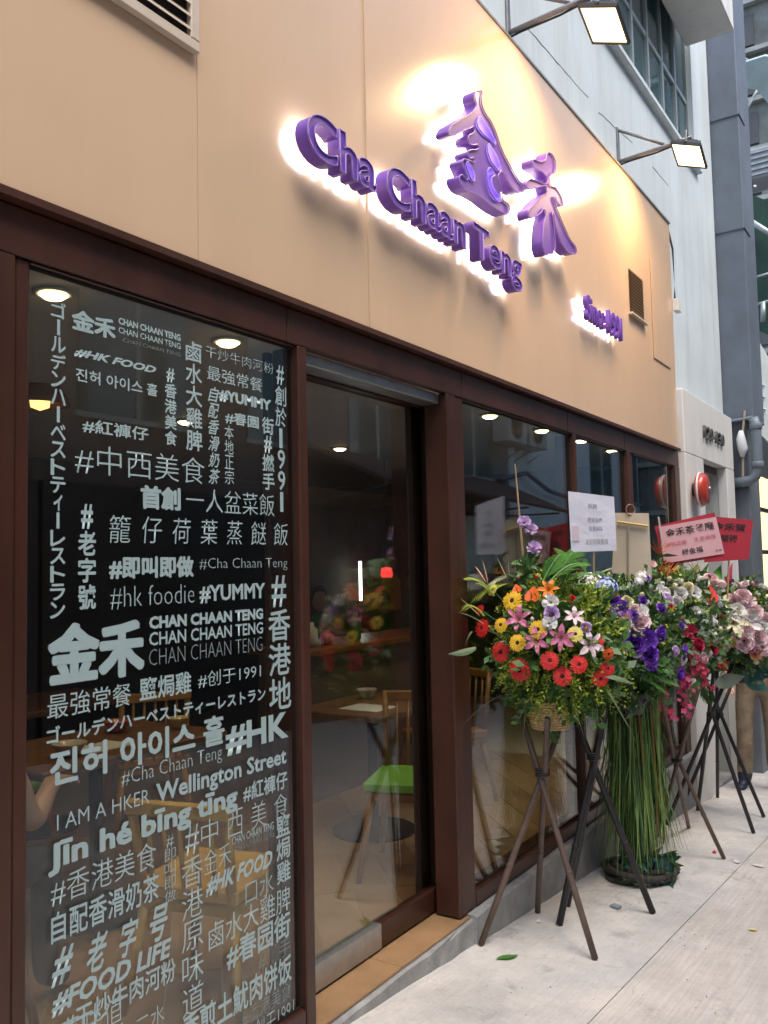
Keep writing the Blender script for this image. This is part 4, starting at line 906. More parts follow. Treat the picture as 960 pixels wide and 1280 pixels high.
rad = {'pelvis': (0.135, 0.105), 'belly': (0.135, 0.10), 'chest': (0.15, 0.11), 'neck': 0.062, 'throat': 0.056, 'head': (0.078, 0.09), 'crown': (0.055, 0.065), 'lhip': 0.09, 'lknee': 0.072, 'lcalf': 0.076, 'lankle': 0.06, 'lfoot': (0.04, 0.042), 'ltoe': (0.036, 0.026), 'lheel': 0.035, 'rhip': 0.09, 'rknee': 0.072, 'rcalf': 0.076, 'rankle': 0.06, 'rfoot': (0.04, 0.042), 'rtoe': (0.036, 0.026), 'rheel': 0.035,
       'lsh': 0.062, 'lelbow': 0.045, 'lwrist': 0.028, 'rsh': 0.062, 'relbow': 0.045, 'rwrist': 0.028}
bones = [('pelvis', 'belly'), ('belly', 'chest'), ('chest', 'neck'), ('neck', 'throat'), ('throat', 'head'), ('head', 'crown'), ('pelvis', 'lhip'), ('lhip', 'lknee'), ('lknee', 'lcalf'), ('lcalf', 'lankle'), ('lankle', 'lfoot'), ('lfoot', 'ltoe'), ('lankle', 'lheel'), ('pelvis', 'rhip'), ('rhip', 'rknee'), ('rknee', 'rcalf'), ('rcalf', 'rankle'), ('rankle', 'rfoot'), ('rfoot', 'rtoe'), ('rankle', 'rheel'), ('chest', 'lsh'), ('lsh', 'lelbow'), ('lelbow', 'lwrist'), ('chest', 'rsh'), ('rsh', 'relbow'), ('relbow', 'rwrist')]
zones = {b: 1 for b in bones[:3]+[('chest', 'lsh'), ('lsh', 'lelbow'), ('chest', 'rsh'), ('rsh', 'relbow')]}
zones.update({b: 2 for b in bones[6:20]}); zones.update({b: 3 for b in bones if b[1][1:] in ('foot', 'toe', 'heel')})
m_shoe = mat('navy_shoe', (0.012, 0.016, 0.04), 0.5)
fingers(J, bones, rad, zones, J['lwrist'], W(0.12, 0, -0.1) - np.array(W(0, 0, 0)), (0.22, -0.97, 0), 'l')
fingers(J, bones, rad, zones, J['rwrist'], W(0.06, 0, -0.2) - np.array(W(0, 0, 0)), (-0.22, 0.97, 0), 'r')
pr = person('person in khaki trousers and navy shoes at the right edge behind the flowers', J, bones, rad, zones, [m_skin, m_shirt, m_khaki, m_shoe], (gx, gy, g0), (-0.97, -0.22, -0.1), m_hair)
for s_, nm_ in (('l', 'lfoot'), ('r', 'rfoot')):
    a = Vector(J[s_+'heel']); b = Vector(J[s_+'toe']); m = MB(); rings = []
    fdir = (b-a); fdir.z = 0; sd_ = Vector((-fdir.y, fdir.x, 0)).normalized()
    for z in (0.0, 0.022):
        rings.append([tuple(Vector((a.x, a.y, gz(a.x)+z+0.002))+fdir*t+sd_*w_) for t, w_ in ((-.12, 0), (0, .036), (.45, .034), (.8, .044), (1.05, .034), (1.14, 0), (1.05, -.034), (.8, -.044), (.45, -.034), (0, -.036))])
    m.loft(rings); m.build('shoe_sole', mat('white_sole', (0.6, 0.6, 0.58), 0.6), pr)
# diner seated inside at the left
dx_, dy_ = 1.50, 0.86; f0 = FZ+0.006
def S(f, l, z): return (dx_+f*0.9+l*0.44, dy_+f*0.44-l*0.9, f0+z)
J = {'pelvis': S(0, 0, 0.52), 'belly': S(0.0, 0, 0.66), 'chest': S(0.03, 0, 0.87), 'neck': S(0.05, 0, 1.03), 'throat': S(0.07, 0, 1.09), 'head': S(0.09, 0, 1.18), 'crown': S(0.09, 0, 1.27),
     'lhip': S(0.05, -0.10, 0.51), 'lknee': S(0.44, -0.12, 0.50), 'lankle': S(0.40, -0.12, 0.09), 'ltoe': S(0.55, -0.12, 0.035), 'rhip': S(0.05, 0.10, 0.51), 'rknee': S(0.44, 0.12, 0.50), 'rankle': S(0.42, 0.12, 0.09), 'rtoe': S(0.57, 0.12, 0.035),
     'lsh': S(0.02, -0.18, 0.97), 'lelbow': S(0.12, -0.23, 0.72), 'lwrist': S(0.36, -0.16, 0.78), 'rsh': S(0.02, 0.18, 0.97), 'relbow': S(0.10, 0.25, 0.70), 'rwrist': S(0.34, 0.19, 0.78)}
rad = {'pelvis': (0.13, 0.11), 'belly': (0.13, 0.10), 'chest': (0.145, 0.105), 'neck': 0.058, 'throat': 0.052, 'head': (0.076, 0.088), 'crown': (0.055, 0.065), 'lhip': 0.085, 'lknee': 0.062, 'lankle': 0.042, 'ltoe': 0.032, 'rhip': 0.085, 'rknee': 0.062, 'rankle': 0.042, 'rtoe': 0.032, 'lsh': 0.058, 'lelbow': 0.043, 'lwrist': 0.027, 'rsh': 0.058, 'relbow': 0.043, 'rwrist': 0.027}
bones = [('pelvis', 'belly'), ('belly', 'chest'), ('chest', 'neck'), ('neck', 'throat'), ('throat', 'head'), ('head', 'crown'), ('pelvis', 'lhip'), ('lhip', 'lknee'), ('lknee', 'lankle'), ('lankle', 'ltoe'), ('pelvis', 'rhip'), ('rhip', 'rknee'), ('rknee', 'rankle'), ('rankle', 'rtoe'), ('chest', 'lsh'), ('lsh', 'lelbow'), ('lelbow', 'lwrist'), ('chest', 'rsh'), ('rsh', 'relbow'), ('relbow', 'rwrist')]
zones = {b: 1 for b in bones[:3]+[bones[14], bones[17]]}; zones.update({b: 2 for b in bones[6:14]})
fingers(J, bones, rad, zones, J['lwrist'], (0.9, 0.44, -0.1), (-0.44, 0.9, 0), 'l'); fingers(J, bones, rad, zones, J['rwrist'], (0.9, 0.44, -0.1), (0.44, -0.9, 0), 'r')
person('seated person in a pale top behind the left edge of the lettered window', J, bones, rad, zones, [m_skin, mat('pale_top', (0.5, 0.47, 0.43), 0.85), mat('dark_trousers', (0.03, 0.03, 0.04), 0.85)], (dx_, dy_, f0), (0.9, 0.44, -0.15), m_hair)
chair('dark wooden chair under the seated person', dx_-0.02, dy_, R(26), m_owood, m_owood)

# ================================================================== FLOWER STANDS
def leafmat(name, c1, c2, sc=22, rough=0.45):
    m = mat(name, c1, rough, col2=c2, vscale=sc); return m
m_f1 = leafmat('yellow_green_foliage', (0.09, 0.19, 0.02), (0.46, 0.50, 0.045), 16)
m_f2 = leafmat('dark_green_foliage', (0.03, 0.09, 0.022), (0.11, 0.22, 0.05), 16)
m_f3 = leafmat('grey_green_foliage', (0.13, 0.19, 0.12), (0.38, 0.45, 0.32), 18)
m_palm = leafmat('palm_green', (0.03, 0.13, 0.02), (0.10, 0.28, 0.04), 9, 0.35)
m_pale = leafmat('variegated_leaf', (0.18, 0.24, 0.10), (0.42, 0.45, 0.28), 20)
m_strap = leafmat('sage_strap_leaf', (0.10, 0.16, 0.07), (0.24, 0.29, 0.15), 10)
m_stem = mat('flower_stem', (0.05, 0.12, 0.03), 0.5)
def pet(name, c, v=0.18): return mat('petal_'+name, c, 0.5, var=v, vscale=30)
PC = {'red': pet('red', (0.74, 0.028, 0.022)), 'orange': pet('orange', (0.75, 0.20, 0.015)), 'yellow': pet('yellow', (0.80, 0.47, 0.02)), 'lemon': pet('lemon', (0.80, 0.66, 0.16)),
      'pink': pet('pink', (0.66, 0.20, 0.32)), 'palepink': pet('palepink', (0.88, 0.66, 0.67), 0.1), 'white': pet('white', (0.82, 0.80, 0.76), 0.06), 'cream': pet('cream', (0.78, 0.74, 0.48), 0.1),
      'purple': pet('purple', (0.19, 0.05, 0.46)), 'lilac': pet('lilac', (0.62, 0.44, 0.68)), 'blue': pet('blue', (0.42, 0.52, 0.80)), 'crimson': pet('crimson', (0.50, 0.03, 0.08)), 'magenta': pet('magenta', (0.55, 0.05, 0.16)), 'peach': pet('peach', (0.80, 0.42, 0.24)), 'redorange': pet('redorange', (0.80, 0.13, 0.02))}
m_ctr = mat('dark_flower_centre', (0.05, 0.02, 0.01), 0.8, bump=1.0, bscale=40); m_yctr = mat('yellow_flower_centre', (0.45, 0.28, 0.02), 0.8, bump=1.0, bscale=40); m_rctr = mat('red_flower_centre', (0.16, 0.01, 0.012), 0.8, bump=1.0, bscale=40)
MC = {}
def petal_strip(b, a, prof, lift=0.0):
    """one petal along angle a; prof = [(r, halfwidth, z)]"""
    ca, sa = math.cos(a), math.sin(a); L_ = []; 
    for r_, w_, z in prof: L_.append([(r_*ca+w_*sa, r_*sa-w_*ca, z), (r_*ca, r_*sa, z-w_*0.25), (r_*ca-w_*sa, r_*sa+w_*ca, z)])
    vs = [p for t in L_ for p in t]; fs = []
    for i in range(len(L_)-1):
        k = 3*i; fs += [(k, k+1, k+4, k+3), (k+1, k+2, k+5, k+4)]
    b.add(vs, fs)
def bloom_mesh(kind, colour, var=0):
    key = (kind, colour, var)
    if key in MC: return MC[key]
    rr = random.Random(sum(map(ord, kind))*7+var); b = MB(); c = MB(); cm = m_ctr
    if kind == 'gerbera':
        for n, L_, z in ((22, 1.0, -0.02), (20, 0.84, 0.06), (16, 0.55, 0.10)):
            for k in range(n):
                a = 2*math.pi*(k+rr.uniform(-.2, .2))/n; l_ = L_*rr.uniform(.92, 1.05); d = rr.uniform(-.06, .06)
                petal_strip(b, a, [(0.15, .04, z), (l_*.5, .10*L_+.02, z+.06+d*.3), (l_*.85, .10*L_+.015, z+.03+d), (l_, .03, z+d)])
        c.lathe([(0.24, 0.05), (0.24, 0.12), (0.14, 0.15), (0.001, 0.14)], n=14)
        cm = m_rctr if colour in ('red', 'redorange') else m_ctr
    elif kind == 'lily':
        for k in range(6):
            a = 2*math.pi*k/6+rr.uniform(-.1, .1); w_ = .24 if k % 2 else .18
            petal_strip(b, a, [(.05, .05, -.35), (.25, .16, -.08), (.55, w_, .12), (.85, w_*.75, .12+rr.uniform(-.1, .1)), (1.08, .02, -.02+rr.uniform(-.15, .1))])
        for k in range(6):
            a = 2*math.pi*k/6+.5; c.tube([(0, 0, -.3), (.12*math.cos(a), .12*math.sin(a), .1), (.2*math.cos(a), .2*math.sin(a), .3)], [.012, .012, .03], 5)
        cm = mat('lily_stamen', (0.35, 0.12, 0.02), 0.6) if colour != 'cream' else m_yctr
    elif kind == 'rose':
        for ring, (n, L_, zt, tilt) in enumerate(((8, 1.0, .08, .8), (8, .86, .24, .6), (7, .70, .36, .45), (6, .52, .45, .3), (5, .35, .5, .15), (3, .18, .52, .05))):
            for k in range(n):
                a = 2*math.pi*(k+.5*(ring % 2)+rr.uniform(-.15, .15))/n; w_ = L_*math.pi/n*1.15
                petal_strip(b, a, [(.08, .08, -.4), (L_*.55, w_*.8, -.2+zt*.4), (L_*.85, w_, zt+rr.uniform(-.09, .09)), (L_*(.8+tilt*.25)*rr.uniform(.9, 1.08), w_*.55, zt+.16-tilt*.25+rr.uniform(-.1, .1))])
        c = None
    elif kind == 'carnation':
        for k in range(46):
            th = math.acos(1-rr.random()*1.0); a = rr.uniform(0, 2*math.pi); r0 = math.sin(th)
            petal_strip(b, a, [(r0*.3, .05, math.cos(th)*.2-.2), (r0*.75, .17, math.cos(th)*.5-.05), (r0*.95+.03, .22, math.cos(th)*.62+rr.uniform(-.05, .05)), (r0*1.0+.02, .12, math.cos(th)*.7+rr.uniform(-.08, .08))])
        c = None
    elif kind == 'hydrangea':
        for k in range(70):
            th = math.acos(1-rr.random()*1.15); a = rr.uniform(0, 6.283); o_ = Vector((math.sin(th)*math.cos(a), math.sin(th)*math.sin(a), math.cos(th)*.8-.1)); n_ = Vector((o_.x, o_.y, o_.z+.3)).normalized()
            q = n_.to_track_quat('Z', 'Y') @ Quaternion((0, 0, 1), rr.uniform(0, 3))
            for j in range(4):
                p1 = q @ Vector((math.cos(j*1.571)*.17, math.sin(j*1.571)*.17, .03)); s1_ = q @ Vector((-math.sin(j*1.571)*.09, math.cos(j*1.571)*.09, .02))
                b.add([o_, o_+p1*.6+s1_, o_+p1, o_+p1*.6-s1_], [(0, 3, 2, 1)])
        b.lathe([(0.75, -.1), (0.72, .3), (.4, .55), (.01, .6)], n=12); c = None
    elif kind == 'bud':
        b.lathe([(.1, -.8), (.5, -.4), (.6, .1), (.4, .6), (.12, .9)], n=9)
        for k in range(4): petal_strip(b, k*1.57, [(.3, .2, -.5), (.64, .3, .0), (.5, .25, .6), (.25, .08, 1.0)])
        c = None
    elif kind == 'anthurium':
        pts = [(0, -.25), (.35, -.5), (.7, -.3), (.75, .1), (.5, .6), (0, 1.15), (-.5, .6), (-.75, .1), (-.7, -.3), (-.35, -.5)]
        b.add([(x, y, .12*x*x) for x, y in pts]+[(0, .1, -.05)]+[(x, y, .12*x*x-.03) for x, y in pts], [(i, (i+1) % 10, 10) for i in range(10)]+[((i+1) % 10, i, i+11, (i+1) % 10+11) for i in range(10)])
        c.tube([(0, -.1, 0), (0, .15, .3), (0, .45, .5)], [.07, .08, .04], 8); cm = m_yctr
    elif kind == 'bird':
        for k in range(7):
            t = -.9+k*.3; dx = math.sin(t); dz = math.cos(t)
            b.add([(0, 0, 0), (dx*.5-.07*dz, .07, dz*.5+.07*dx), (dx*1.2, .03*(k % 2), dz*1.2), (dx*.5+.07*dz, -.06, dz*.5-.07*dx)], [(0, 1, 2, 3), (3, 2, 1, 0)])
        c.add([(0, 0, -.1), (-.6, .1, .1), (-1.3, 0, .05), (-.6, -.1, -.05)], [(0, 1, 2, 3), (3, 2, 1, 0)]); cm = m_f2
    elif kind == 'ginger':
        for i in range(9):
            for k in range(6):
                a = k*1.047+i*.5; r0 = .42*(1-i/10); z = i*.26
                petal_strip(b, a, [(.02, .06, z-.2), (r0*.8, .2*(1-i/12), z), (r0, .16*(1-i/12), z+.2), (r0*.8, .02, z+.42)])
        c = None
    me = b.mesh(kind, smooth=kind in ('bud',)); me.materials.append(PC[colour]); cme = None
    if c is not None and c.v: cme = c.mesh('flower_centre', smooth=True); cme.materials.append(cm)
    MC[key] = (me, cme); return MC[key]
def bloom(par, kind, colour, p, n, r_, label=None):
    me, cme = bloom_mesh(kind, colour, random.randint(0, 2))
    o = link({'gerbera': 'gerbera', 'lily': 'lily', 'rose': 'rose', 'carnation': 'carnation', 'hydrangea': 'hydrangea', 'bud': 'flower_bud', 'anthurium': 'anthurium', 'bird': 'bird_flower', 'ginger': 'ginger_flower'}[kind], me, None, par, placed(p, n, r_, random.uniform(0, 6.28) if kind not in ('bird', 'anthurium', 'ginger') else random.uniform(-.5, .5), par))
    if cme is not None: link('flower_centre', cme, None, o)
    return o
def ell_hit(px, py, c, r, inset=1.0):
    c = np.array(c); r = np.array(r)*inset; d = ray(px, py); o = (CAM-c)/r; e = d/r
    A = e @ e; B_ = o @ e; Cc = o @ o-1; disc = B_*B_-A*Cc
    t = (-B_-math.sqrt(disc))/A if disc > 0 else -B_/A
    p = CAM+d*t; n = (p-c)/r**2; n /= np.linalg.norm(n); return p, n
TOCAM = lambda p: (CAM-p)/np.linalg.norm(CAM-p)
def sprays(b, c, r, n, rmin, rmax, ln, leaf, lw, zlo=-1.0, droop=0.0, up=0.15, yclip=0.015, nl=10, seed=1):
    """feathery sprigs: leaflets along short stems all over an ellipsoid"""
    g = np.random.default_rng(seed); c = np.array(c); r = np.array(r); k = 0
    while k < n:
        u = g.normal(size=3); u /= np.linalg.norm(u)
        if u[2] < zlo: continue
        p = c+u*r*g.uniform(rmin, rmax); d = u/r; d /= np.linalg.norm(d); d = d+g.normal(size=3)*.45+np.array([0, 0, up-droop]); d /= np.linalg.norm(d)
        L_ = ln*g.uniform(.6, 1.3); e = p+d*L_
        if max(p[1], e[1]) > yclip-.02: continue
        k += 1
        s_ = np.cross(d, g.normal(size=3)); s_ /= np.linalg.norm(s_); t_ = np.cross(d, s_)
        for j in range(nl):
            f = (j+.5)/nl; q = p+d*L_*f+np.array([0, 0, -droop*L_*f*f]); sg = 1 if j % 2 else -1
            a_ = g.uniform(-.7, .7); dirv = (s_*math.cos(a_)+t_*math.sin(a_))*sg*.8+d*.7; dirv /= np.linalg.norm(dirv)
            wv = np.cross(dirv, g.normal(size=3)); wv /= np.linalg.norm(wv); lf = leaf*g.uniform(.7, 1.3); ww = lw*lf
            b.add([q, q+dirv*lf*.5+wv*ww, q+dirv*lf, q+dirv*lf*.5-wv*ww], [(0, 1, 2, 3)])
    return b
def palm(par, base, tip, sag, width, n=16, m_=None, side=None, name='palm_leaf'):
    base, tip = Vector(base), Vector(tip); ax = tip-base; L_ = ax.length; sd_ = Vector(side) if side is not None else ax.cross(Vector((0, 0, 1))); sd_.normalize(); b = MB()
    def at_(t): return base+ax*t+Vector((0, 0, -sag*t*t+sag*.5*math.sin(math.pi*t)))
    b.tube([at_(k/6) for k in range(7)], [.005-.0005*k for k in range(7)], 5)
    for k in range(n):
        t = .15+.85*k/(n-1); p = at_(t); fw = (at_(min(1, t+.05))-at_(t-.05)).normalized(); l_ = width*math.sin(math.pi*(.15+.8*t))*(1 if t < .8 else 1)
        for s_ in (-1, 1):
            d = (sd_*s_*.8+fw*.75+Vector((0, 0, -.12+random.uniform(-.08, .08)))).normalized(); e = p+d*l_+Vector((0, 0, -l_*.12)); w_ = fw.cross(Vector((0, 0, 1))).cross(d)
            w_ = (fw-d*fw.dot(d)).normalized()*.0045
            b.add([p-w_*.3, p+d*l_*.5+w_, e, p+d*l_*.5-w_], [(0, 1, 2, 3)])
    return b.build(name, m_ or m_palm, par)
def strap(par, pts, w_, m_=None, name='strap_leaf'):
    pts = [Vector(p) for p in pts]; b = MB(); n = 10; P_ = []
    for k in range(n+1):
        t = k/n; a = pts[0].lerp(pts[1], t); c_ = pts[1].lerp(pts[2], t); P_.append(a.lerp(c_, t))
    side = (pts[2]-pts[0]).cross(Vector((.3, -.9, .2))).normalized(); vs = []; fs = []
    for k, p in enumerate(P_):
        ww = w_*math.sin(math.pi*min(1, .12+.88*k/n))*.98+.0008; fold = Vector((.5, .5, 0))*ww*.3; vs += [p+side*ww, p-fold, p-side*ww]
    for k in range(n): i = 3*k; fs += [(i, i+1, i+4, i+3), (i+1, i+2, i+5, i+4)]
    return b.add(vs, fs).build(name, m_ or m_strap, par)
def spray_orchid(par, pts, n, colour, size, seed, wid=.03):
    g = random.Random(seed); b = MB(); pts = [Vector(p) for p in pts]
    def at_(t): return pts[0].lerp(pts[1], t).lerp(pts[1].lerp(pts[2], t), t)
    st = MB(); st.tube([at_(k/8) for k in range(9)], .0035, 5)
    o = st.build('orchid_spray', m_stem, par)
    for k in range(n):
        p = at_((k+g.random())/n)+Vector((g.gauss(0, wid), g.gauss(0, wid), g.gauss(0, wid*.7))); nn = Vector((-.7+g.gauss(0, .5), -.6+g.gauss(0, .5), g.gauss(0, .5))).normalized(); q = nn.to_track_quat('Z', 'Y') @ Quaternion((0, 0, 1), g.uniform(0, 6))
        s_ = size*g.uniform(.7, 1.2)
        for j in range(5):
            a = j*1.2566; d = q @ Vector((math.cos(a), math.sin(a), .15)); w_ = q @ Vector((-math.sin(a), math.cos(a), 0))
            b.add([p, p+d*s_*.6+w_*s_*.36, p+d*s_, p+d*s_*.6-w_*s_*.36], [(0, 1, 2, 3)])
    f = b.build('orchid_florets', PC[colour], o); f['kind'] = 'stuff'; return o
m_pole1 = mat('brown_bamboo', (0.115, 0.075, 0.055), 0.55, var=0.25, vscale=14); m_pole2 = mat('black_pole', (0.018, 0.015, 0.016), 0.5, var=0.3, vscale=14)
def tripod(label, feet, knot, top_z, m_, rad_=.0125, grp='tripod flower stands'):
    F = [ongr(*f) if len(f) == 2 else np.array([f[0], f[1], gz(f[0])]) for f in feet]; K = np.array(knot)
    r_ = root('tripod_stand', label, 'flower stand', (K[0], K[1], gz(K[0])), grp)
    for i, f in enumerate(F):
        d = K-f; off = np.array([math.cos(i*2.1), math.sin(i*2.1), 0])*.016; t = (top_z-f[2])/d[2]; e = f+d*t+off*1.5
        pts = [f+np.array([0, 0, .004]), f+d*.35+off*.3, f+d*.7+off*.7, f+d+off, e]
        b = MB(); b.tube([tuple(p) for p in pts], [rad_, rad_*1.04, rad_*.98, rad_, rad_*.95], 9); lg = b.build('leg', m_, r_, True)
        b = MB()
        p = f+d*.45+off*.42; dd = d/np.linalg.norm(d); b.lathe([(rad_*1.02, -.008), (rad_*1.16, -.003), (rad_*1.16, .003), (rad_*1.02, .008)], p, dd, 9); b.build('node', m_, lg, True)
    b = MB()
    for k in range(4): b.lathe([(.028, -.004), (.034, 0), (.028, .004)], (K[0], K[1], K[2]-.012+k*.008), (.1*(k-1.5), .05, 1), 12)
    b.build('binding', mat('wire_binding', (0.05, 0.045, 0.04), 0.6), r_, True)
    return r_
def basket(par, c, r0, r1, h, m_):
    c = np.array(c); o = None
    for k in range(11):
        t = k/10; rr_ = r0+(r1-r0)*t; b = MB(); pts = []
        for j in range(49):
            a = 2*math.pi*j/48; w_ = .0035*(1 if (j+k) % 2 else -1); pts.append((c[0]+(rr_+w_)*math.cos(a), c[1]+(rr_+w_)*math.sin(a), c[2]+h*t))
        b.tube(pts, h/20+.0008, 6, False)
        if o is None: o = b.build('basket', m_, par, True)
        else: b.build('wicker_strand', m_, o, True)
    b = MB(); b.lathe([(r0-.006, 0), (r1-.006, h)], c, n=24); b.build('basket_lining', mat('dark_wicker', (0.10, 0.06, 0.03), 0.8), o)
    for j in range(24):
        a = 2*math.pi*(j+.5)/24; b = MB(); b.tube([(c[0]+r0*math.cos(a), c[1]+r0*math.sin(a), c[2]), (c[0]+r1*math.cos(a), c[1]+r1*math.sin(a), c[2]+h+.006)], .0035, 5); b.build('wicker_stake', m_, o)
m_wick = mat('wicker', (0.60, 0.40, 0.19), 0.6, var=0.25, vscale=40)
# ---------------- stand 1 and its basket
K1 = on(678, 965, 1, -0.235)
tripod('brown bamboo tripod nearest the door', [(601, 1182), (744, 1200), (672, 1141)], K1, 0.90, m_pole1, .0135)
c1 = np.array([3.70, -0.30, 1.205]); r1 = np.array([.325, .265, .29])
bk = on(688, 908, 1, -0.25)
a1 = root('flower_basket', 'wicker basket of red and yellow gerberas and pink lilies, nearest the door', 'flower arrangement', (bk[0], bk[1], bk[2]), 'opening-day flower arrangements')
basket(a1, bk, .078, .104, .115, m_wick)
b = MB(); sprays(b, c1, r1, 900, .5, .9, .085, .019, .24, zlo=-.95, seed=3, nl=15); o = b.build('feathery_foliage', m_f1, a1); o['kind'] = 'stuff'
b = MB(); sprays(b, c1-[0, 0, .05], r1, 420, .2, .85, .12, .05, .3, zlo=-1, seed=4); o = b.build('dark_foliage', m_f2, a1); o['kind'] = 'stuff'
b = MB(); sprays(b, c1-[0, 0, .10], r1*[1.0, 1, .60], 300, .72, 1.0, .075, .017, .25, zlo=-1, droop=.5, up=-.1, seed=8, nl=14); o = b.build('hanging_foliage', m_f1, a1); o['kind'] = 'stuff'
BL1 = [('gerbera','red',170,660,45),('gerbera','red',265,780,50),('gerbera','red',358,868,57),('gerbera','red',572,902,47),('gerbera','red',655,842,44),('gerbera','red',508,822,46),('gerbera','red',762,912,43),('gerbera','red',798,862,38),('gerbera','redorange',802,790,30),('gerbera','red',158,568,26),('rose','red',370,405,20),('gerbera','red',748,735,30),
 ('gerbera','yellow',322,525,52),('gerbera','yellow',265,645,38),('gerbera','yellow',348,735,43),('gerbera','yellow',450,668,45),('gerbera','lemon',222,470,30),('gerbera','lemon',636,690,38),
 ('lily','orange',500,465,50),('anthurium','redorange',420,505,48),('anthurium','redorange',345,470,30),
 ('lily','pink',350,612,62),('lily','pink',440,722,62),('lily','pink',565,710,62),('lily','palepink',632,600,48),('lily','palepink',712,742,64),
 ('carnation','white',512,530,40),('rose','lilac',518,588,36),('carnation','white',508,636,36),('bud','palepink',422,615,16),('rose','red',620,515,20),('bud','yellow',690,660,16),('bud','red',440,405,14),('rose','lilac',690,655,26)]
for kd, cl, x, y, rr_ in BL1:
    px, py = 560+x*.25, 620+y*.25; p, n = ell_hit(px, py, c1, r1, 1.13); sc_ = rr_*.25*np.linalg.norm(p-CAM)/FPX
    n = n*.55+TOCAM(p)*.6+np.array([0, 0, .1])+rng.normal(size=3)*.12
    if kd == 'gerbera' and y > 800: n = n+np.array([0, 0, .1])
    bloom(a1, kd, cl, p, n, sc_*1.06)
    b_ = MB(); b_.tube([tuple(p-n/np.linalg.norm(n)*.004), tuple(p*.6+(c1-[0, 0, .1])*.4)], .0025, 5); b_.build('flower_stem', m_stem, a1)
# lisianthus rising on a stem
tops = [(382, 130, 34), (415, 168, 34), (430, 258, 36)]
tp = [onp(560+x*.25, 620+y*.25, (3.68, -.26, 1.5), (-.84, -.55, 0)) for x, y, _ in tops]; sb_ = onp(560+392*.25, 620+380*.25, (3.68, -.26, 1.4), (-.84, -.55, 0))
for (x, y, rr_), p in zip(tops, tp):
    bloom(a1, 'carnation', 'lilac', p, TOCAM(p)*.8+np.array([.1, 0, .45]), 1.05*rr_*.25*np.linalg.norm(p-CAM)/FPX)
    b_ = MB(); b_.tube([tuple(p), tuple((p+sb_)/2+[.008, 0, .01]), tuple(sb_), tuple(c1+[0, 0, .1])], .003, 5); b_.build('flower_stem', m_stem, a1)
b = MB(); sprays(b, sb_+[0, 0, .02], np.array([.03, .03, .05]), 14, .2, 1, .05, .035, .3, seed=12); b.build('stem_leaves', m_f2, a1)
def pp(x, y, off=0.0, cc=c1): return onp(560+x*.25, 620+y*.25, cc+np.array([off*.84, off*.55, 0]), (-.84, -.55, 0))
palm(a1, pp(520, 470, .05), pp(690, 350, .12), .03, .13, 24, m_palm); palm(a1, pp(540, 430, .08), pp(620, 265, .12), .02, .13, 24, m_palm); palm(a1, pp(560, 470, .0), pp(735, 440, .05), .05, .12, 22, m_palm)
palm(a1, pp(380, 420, .08), pp(200, 400, .05), .04, .09, 14, m_pale); palm(a1, pp(340, 450, .05), pp(120, 470, .0), .05, .10, 14, m_f1)
for q in (((300, 420), (270, 360), (245, 305)), ((310, 420), (300, 360), (303, 312)), ((330, 420), (335, 360), (338, 312)), ((200, 440), (190, 380), (172, 320)), ((190, 430), (160, 380), (135, 350))):
    strap(a1, [pp(*p, .02) for p in q], .012, m_pale if q[2][0] > 200 else PC['peach'])
for q in (((160, 600), (120, 560), (60, 510)), ((180, 640), (110, 590), (48, 582)), ((140, 760), (80, 790), (0, 790)), ((120, 680), (95, 700), (85, 760)), ((260, 1000), (180, 1030), (70, 1150)), ((340, 1020), (350, 1100), (335, 1190)), ((390, 1030), (385, 1120), (372, 1245)), ((400, 1020), (360, 1100), (330, 1180)), ((610, 970), (640, 1080), (688, 1225)), ((640, 960), (670, 990), (668, 1045)), ((740, 980), (740, 1090), (765, 1200)), ((790, 960), (840, 1030), (895, 1150)), ((800, 980), (850, 1060), (925, 1190)), ((720, 1000), (715, 1100), (735, 1180)), ((780, 900), (850, 905), (930, 942)), ((570, 960), (572, 990), (570, 1020)), ((500, 960), (495, 1010), (492, 1060))):
    strap(a1, [pp(*p, (-.29, -.30, -.26)[i_]+.03*random.random()) for i_, p in enumerate(q)], .0135)
stk = MB(); stk.tube([tuple(pp(335, -160, .1)), tuple(pp(372, 270, .1)), tuple(pp(400, 500, .1))], [.003, .006, .007], 6); o = stk.build('cane', mat('split_bamboo', (0.42, 0.27, 0.15), 0.7, var=0.2)); tag(o, 'thin bare bamboo cane rising above the nearest basket', 'cane')
